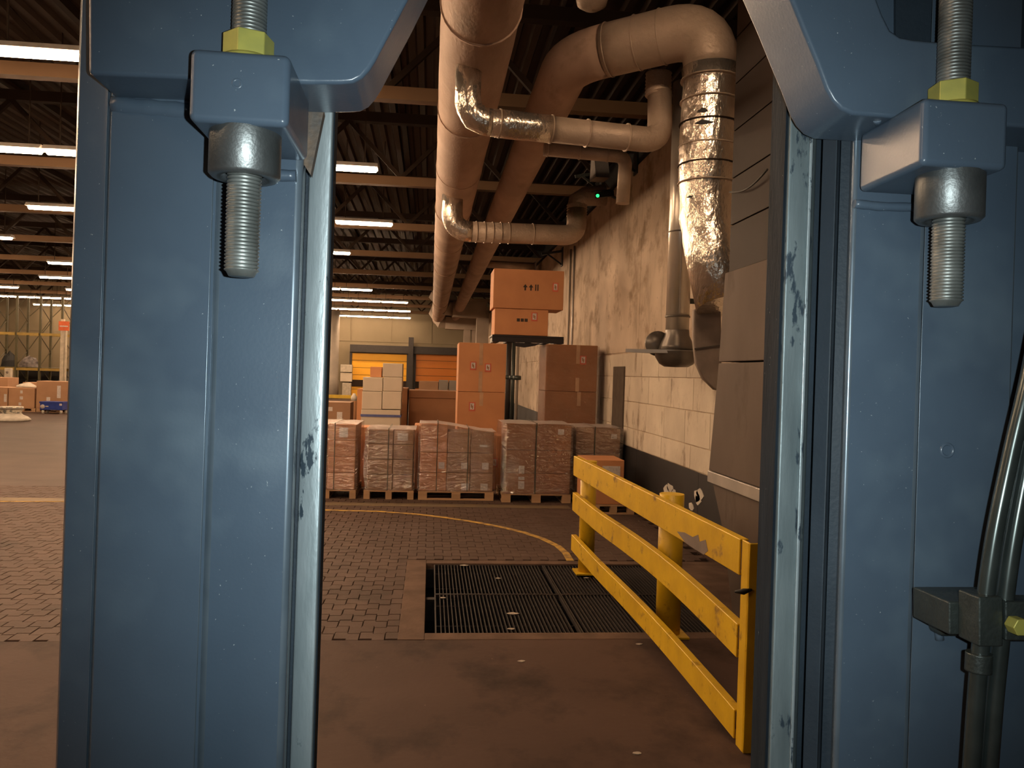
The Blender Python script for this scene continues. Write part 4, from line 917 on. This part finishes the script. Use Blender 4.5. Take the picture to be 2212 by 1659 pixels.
for k, (u0, u1, v, mt, lab) in enumerate(((-10, 27, 758, blackm, 'heap of dark bagged goods on the lower rack shelf'), (30, 76, 768, greybag, 'heap of grey film-wrapped goods on the lower rack shelf'))):
    xa_, xb_ = P(u0, 800, YQ).x, P(u1, 800, YQ).x; r_ = (xb_ - xa_) / 2; hh = P(u0, v, YQ).z - zz
    q = MB().lathe([(0, 0), (r_, 0), (r_ * .95, hh * .4), (r_ * .6, hh * .8), (0, hh)], 14)
    tag(obj('bagged_goods', MB().add([(v_[0] * (1 + random.uniform(-.15, .1)), v_[1] * .38, v_[2] * random.uniform(.75, 1.1)) for v_ in q.v], q.f, False), mt, loc=((xa_ + xb_) / 2, YQ + .5, zz)), lab, 'goods')
a, b = P(38, 815, YQ + 1.5), P(126, 815, YQ + 1.5)
tag(obj('dark_recess', MB().box(a.x, b.x, YQ + 1.6, YQ + 2.6, 0, P(80, 800, YQ + 1.5).z).box(a.x, b.x, YQ + 1.5, YQ + 1.6, 1.0, 1.1), blackm), 'solid black box in the dark recess under the rack shelf', 'container')  # plain black box fills the recess under the shelf
p = P(137, 705, YQ - 3); a, b = P(131, 694, YQ - 3), P(146, 710, YQ - 3)
t = thing('aisle_post', 'pale post with an orange sign at the rack end', 'post', (p.x, YQ - 3, 0))
obj('post_body', MB().box(-.1, .06, -.05, .05, 0, a.z + .1).box(.1, .16, -.05, .05, 0, a.z - .3), cabinet, t); obj('sign', MB().box(a.x - p.x - .05, b.x - p.x + .1, -.08, -.052, b.z - .1, a.z), orange2, t)
obj('sign_stripe', MB().box(a.x - p.x, b.x - p.x + .05, -.085, -.08, b.z + .08, b.z + .13), paper, t)
t = thing('extinguisher_box', 'white box on a post in front of the far left rack', 'box', (P(17, 860, 38).x, 38, 0))
obj('post_body', MB().box(-.06, .06, 0, .1, 0, P(17, 830, 38).z), cabinet, t); obj('box_body', MB().box(-.13, .13, -.1, .12, P(17, 815, 38).z, P(17, 795, 38).z), cabinet, t, bevel=.02)
obj('dial', MB().lathe([(0, -.115), (.06, -.115), (.06, -.1), (0, -.1)], 12, (0, 0, P(17, 804, 38).z), axis='y'), greycol, t)

# ================================================================ FORKLIFT MAST (foreground)
hc = H / mu.z
mast = thing('forklift_mast', 'blue-grey steel forklift mast with two uprights framing the view', 'forklift mast')
mm = Matrix((mr, fm, mu)).transposed().to_4x4(); base = CAMPOS - mu * hc; mm.translation = base
mast.matrix_world = mm
ZT_, ZB_ = 0.75 + hc, 0.004 + 0.0      # uprights: from the floor to above the frame
def upright(cols):
    """cols: list of (px, y) giving the section seen from above"""
    return [(MX(u, y_), y_) for u, y_ in cols]
Y1, Y2, Y3, YE = 0.800, 0.815, 0.87, 0.96
# left upright
lo = obj('outer_channel', MB().prism(upright([(148, 0.818), (151, 0.8125), (205, 0.8065), (214, 0.8045), (217, 0.8075), (222, 0.8005), (226, Y1), (447, Y1), (447, Y2 + 0.002), (455, Y2 + 0.004), (455, 0.84), (300, 0.90), (148, 0.90)]), ZB_, ZT_, 'z'), paint, mast, bevel=0.005, seg=4)
li = obj('inner_channel', MB().prism(upright([(452, Y2 + 0.001), (640, Y2 + 0.001), (646, 0.845), (646, YE), (452, YE)]), ZB_, ZT_, 'z'), paint, mast, bevel=0.007, seg=4)
lr = obj('roller_rail', MB().prism(upright([(654, Y3 + 0.006), (672, Y3), (700, Y3), (703, Y3 + 0.006), (709, 0.912), (708, 0.93), (655, 0.93)]), ZB_, ZT_, 'z'), railmat, mast, bevel=0.002, seg=2); lr['label'] = 'bare worn steel rail edge'
obj('rail_flank', MB().prism(upright([(703.5, Y3 + 0.006), (709.5, 0.912), (712, 0.914), (706, Y3 + 0.006)]), ZB_, ZT_, 'z'), raildark, lr)
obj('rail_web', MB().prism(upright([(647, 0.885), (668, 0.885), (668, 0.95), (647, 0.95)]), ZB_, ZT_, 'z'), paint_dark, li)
# right upright
ri = obj('inner_channel', MB().prism(upright([(1826, Y2 + 0.001), (1992, Y2 + 0.001), (1992, YE), (1815, YE), (1822, 0.845)]), ZB_, ZT_, 'z'), paint, mast, bevel=0.007, seg=4)
ro_ = obj('outer_channel', MB().prism(upright([(1988, Y1), (2183, Y1), (2183, 0.815), (2330, 0.815), (2330, 0.90), (2000, 0.90), (1984, 0.84), (1984, Y2 + 0.003), (1988, Y2 + 0.002)]), ZB_, ZT_, 'z'), paint, mast, bevel=0.005, seg=4)
rr = obj('roller_rail', MB().prism(upright([(1690, Y3), (1728, Y3), (1745, Y3 + 0.008), (1748, 0.93), (1660, 0.93), (1655, 0.914), (1686, Y3 + 0.005)]), ZB_, ZT_, 'z'), rail_grey, mast, bevel=0.002, seg=2); rr['label'] = 'bare worn steel rail edge'
obj('rail_flank', MB().prism(upright([(1680, Y3 + 0.005), (1685.5, Y3 + 0.005), (1654.5, 0.914), (1649, 0.914)]), ZB_, ZT_, 'z'), raildark, rr)
obj('rail_lip', MB().prism(upright([(1734, Y3 - 0.004), (1740, Y3 - 0.004), (1742, Y3 + 0.003), (1730, Y3 + 0.003)]), ZB_, ZT_, 'z'), railmat, rr, bevel=0.001)
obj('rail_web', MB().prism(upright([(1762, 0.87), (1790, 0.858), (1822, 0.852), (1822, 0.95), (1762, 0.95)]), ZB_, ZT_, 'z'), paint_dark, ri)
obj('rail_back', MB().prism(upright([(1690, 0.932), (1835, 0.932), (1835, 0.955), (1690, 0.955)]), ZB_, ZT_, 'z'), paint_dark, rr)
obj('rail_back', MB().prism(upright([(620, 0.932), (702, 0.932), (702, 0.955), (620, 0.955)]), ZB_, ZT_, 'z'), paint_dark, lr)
obj('web_ridge', MB().prism(upright([(1793, 0.853), (1799, 0.851), (1802, 0.857), (1793, 0.858)]), ZB_, ZT_, 'z'), raildark, ri, bevel=0.001)
edge_m = M('polished_highlight_edge', (0.16, 0.20, 0.24), 0.27, 0.45, c2=(0.12, 0.155, 0.19), scale=20)
for o_ in (lo, li, ri, ro_):      # polished bevels, colour made paler to strengthen the flash highlight lines
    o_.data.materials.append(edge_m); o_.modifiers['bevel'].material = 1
# cross plates with arched ends
def mpoly(pts, y_): return [(lambda a_: (a_[0], a_[1] + hc))(MP(u, v, y_)) for u, v in pts]
YPF, YPB = 0.742, 0.824
pl = mpoly([(188, -260), (190, 160), (670, 180), (735, 180), (762, 178), (782, 168), (798, 150), (812, 128), (832, 90), (880, 0), (935, -110), (1000, -260)], YPF)
obj('cross_plate', MB().prism(pl, YPF, YPB, 'y'), paint, mast, bevel=0.004, seg=3)
pr = mpoly([(1610, -260), (1662, -110), (1710, 0), (1738, 70), (1765, 135), (1785, 190), (1800, 217), (1818, 236), (1842, 247), (1900, 251), (2180, 272), (2400, 290), (2400, 112), (2212, 100), (2060, 92), (1975, 84), (1945, 78), (1925, 64), (1908, 30), (1893, -10), (1860, -110), (1820, -260)], YPF)
obj('cross_plate', MB().prism(pr, YPF, YPB, 'y'), paint, mast, bevel=0.004, seg=3)
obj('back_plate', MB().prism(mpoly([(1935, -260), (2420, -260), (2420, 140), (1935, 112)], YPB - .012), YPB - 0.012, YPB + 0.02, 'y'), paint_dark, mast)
# stop blocks with screws
def stop(pbl, pu, pnut, pcol, prod, wpx):
    """pbl: block front corners (x0,x1,y0,y1 px); pu: rod px at centre; etc."""
    YF_, YBk, YR_ = 0.690, 0.800, 0.722
    (x0, zt_) = MP(pbl[0], pbl[2], YF_); (x1, zb_) = MP(pbl[1], pbl[3], YF_); zt_ += hc; zb_ += hc
    b = obj('stop_block', MB().box(x0, x1, YF_, YBk, zb_, zt_), paint, mast, bevel=0.006, seg=4)
    xr = MX(pu, YR_) if False else None
    xc = (MP(pu[0], pu[1], YR_))[0]; rr_ = 0.0148
    z_b = MP(pu[0], prod, YR_)[1] + hc
    prof = []; z = z_b; ztop_ = zt_ + 0.26
    prof.append((0, z)); prof.append((rr_ - 0.004, z)); z += 0.004; pit = 0.0032
    while z < ztop_:
        prof += [(rr_ - 0.0018, z), (rr_, z + pit * .4), (rr_, z + pit * .6), (rr_ - 0.0018, z + pit)]; z += pit
    obj('threaded_rod', MB().lathe(prof, 24, (xc, YR_, 0), smooth=True), steel_rod, b)
    # collar
    rc = 0.0305; zc0 = MP(pu[0], pcol, YR_ - rc)[1] + hc
    obj('collar', MB().lathe([(rr_ + .002, zc0 + .004), (rr_ + .006, zc0), (rc - .003, zc0), (rc, zc0 + .003), (rc, zb_ + .001)], 36, (xc, YR_, 0)), steel_collar, b)
    # flange nut
    zn = MP(pu[0], pnut, YR_ - .02)[1] + hc; hx = 0.0218
    q = MB(); a0 = math.radians(-90 - 30 + wpx)
    ring = [(xc + hx * math.cos(a0 + k * math.pi / 3), YR_ + hx * math.sin(a0 + k * math.pi / 3)) for k in range(6)]
    q.prism(ring, zt_ + 0.001, zn, 'z'); obj('lock_nut', q, zinc, b, bevel=0.001)
    obj('nut_washer', MB().lathe([(rr_, zt_ + .0045), (0.0225, zt_ + .0045), (0.0232, zt_ + .002), (0.0232, zt_ + .0002)], 32, (xc, YR_, 0)), zinc, b)
    return b, x0, x1, zb_, zt_
b1, bx0, bx1, bz0, bz1 = stop((410, 622, 101, 273), (530, 330), 59, 368, 598, 19)
b2, cx0, cx1, cz0, cz1 = stop((1996, 2178, 208, 367), (2052, 400), 165, 462, 662, -35)
c_ = MP(512, 180, .69); obj('punch_mark', MB().lathe([(0.0045, 0), (0.0035, -0.0007), (0.0025, 0)], 16, (c_[0], .69, c_[1] + hc), axis='y'), paint, b1)
# gusset, welds and small marks of the left side
gp = mpoly([(640, 190), (690, 185), (700, 245), (672, 380), (640, 330)], 0.83)
obj('gusset', MB().prism(gp, 0.826, 0.838, 'y'), rusty, mast)
def weld(pts, r):
    ps = [(*MP(u, v, y_), y_) for u, v, y_ in pts]; ps = [(a_[0], a_[2], a_[1] + hc) for a_ in ps]; out = []
    for i in range(len(ps) - 1):
        for k in range(5): out.append(Vector(ps[i]).lerp(Vector(ps[i + 1]), k / 5))
    out.append(Vector(ps[-1]))
    obj('weld_bead', MB().tube(out, [r * (0.96 + 0.08 * ((i * 7) % 3) / 2) for i in range(len(out))], 10), paint, mast)
weld([(245, 228, .806), (330, 236, .806), (420, 244, .806)], .010); weld([(470, 374, .813), (570, 378, .813), (640, 380, .813)], .006); weld([(1845, 440, .813), (1900, 446, .813), (1985, 448, .813)], .005)
weld([(688, 186, .79), (700, 205, .81), (708, 235, .822)], .005); weld([(1895, 255, .755), (1900, 275, .79)], .005)
c_ = MP(2046, 973, .80); obj('plug_ring', MB().lathe([(0.0085, 0), (0.0075, -0.0016), (0.006, -0.0016), (0.005, 0)], 24, (c_[0], .8, c_[1] + hc), axis='y'), paint, ro_)
# hydraulic pipes and clamp at the lower right
def mtube(name, pts, r, mat, par):
    ps = [(*MP(u, v, y_), y_) for u, v, y_ in pts]; ps = [Vector((a_[0], a_[2], a_[1] + hc)) for a_ in ps]; out = []
    n_ = len(ps)
    for i in range(n_ - 1):
        p0_, p1_, p2_, p3_ = ps[max(i - 1, 0)], ps[i], ps[i + 1], ps[min(i + 2, n_ - 1)]
        for k in range(8):
            t_ = k / 8; out.append(0.5 * ((2 * p1_) + (p2_ - p0_) * t_ + (2 * p0_ - 5 * p1_ + 4 * p2_ - p3_) * t_ ** 2 + (-p0_ + 3 * p1_ - 3 * p2_ + p3_) * t_ ** 3))
    out.append(ps[-1]); return obj(name, MB().tube(out, r, 18), mat, par)
YH = 0.70
mtube('hydraulic_pipe', [(2262, 600, YH + .02), (2226, 800, YH), (2185, 980, YH), (2150, 1150, YH), (2130, 1285, YH), (2118, 1400, YH), (2108, 1520, YH), (2096, 1700, YH)], 0.0078, pipe_steel, mast)
mtube('hydraulic_pipe', [(2300, 600, YH + .02), (2262, 800, YH), (2222, 990, YH), (2190, 1160, YH), (2172, 1285, YH), (2160, 1400, YH), (2148, 1520, YH), (2134, 1700, YH)], 0.0078, pipe_steel, mast)
def mbox(name, u0, u1, v0, v1, ya, yb__, mat, par, bev=.002):
    q = mpoly([(u0, v0), (u1, v0), (u1, v1), (u0, v1)], ya); return obj(name, MB().prism(q, ya, yb__, 'y'), mat, par, bevel=bev)
cl = mbox('pipe_clamp', 2115, 2168, 1290, 1398, YH - .014, YH + .016, gunmetal, mast)
mbox('clamp_bracket', 2032, 2118, 1278, 1378, .775, .80, gunmetal, cl, .006)
mbox('clamp_arm', 2050, 2240, 1300, 1372, YH + .017, .775, gunmetal, cl)
mbox('clamp_jaw', 2172, 2290, 1300, 1385, YH - .012, YH + .014, gunmetal, cl)
c_ = MP(2198, 1352, YH - .02); hx = .0085
obj('clamp_bolt', MB().prism([(c_[0] + hx * math.cos(k * math.pi / 3), c_[1] + hc + hx * math.sin(k * math.pi / 3)) for k in range(6)], YH - .026, YH - .013, 'y'), zinc, cl, bevel=.001)
weld([(2026, 1280, .797), (2024, 1330, .797), (2030, 1382, .797)], .0045)
mtube('pipe_fitting', [(2115, 1410, YH), (2113, 1450, YH)], 0.0115, gunmetal, mast)
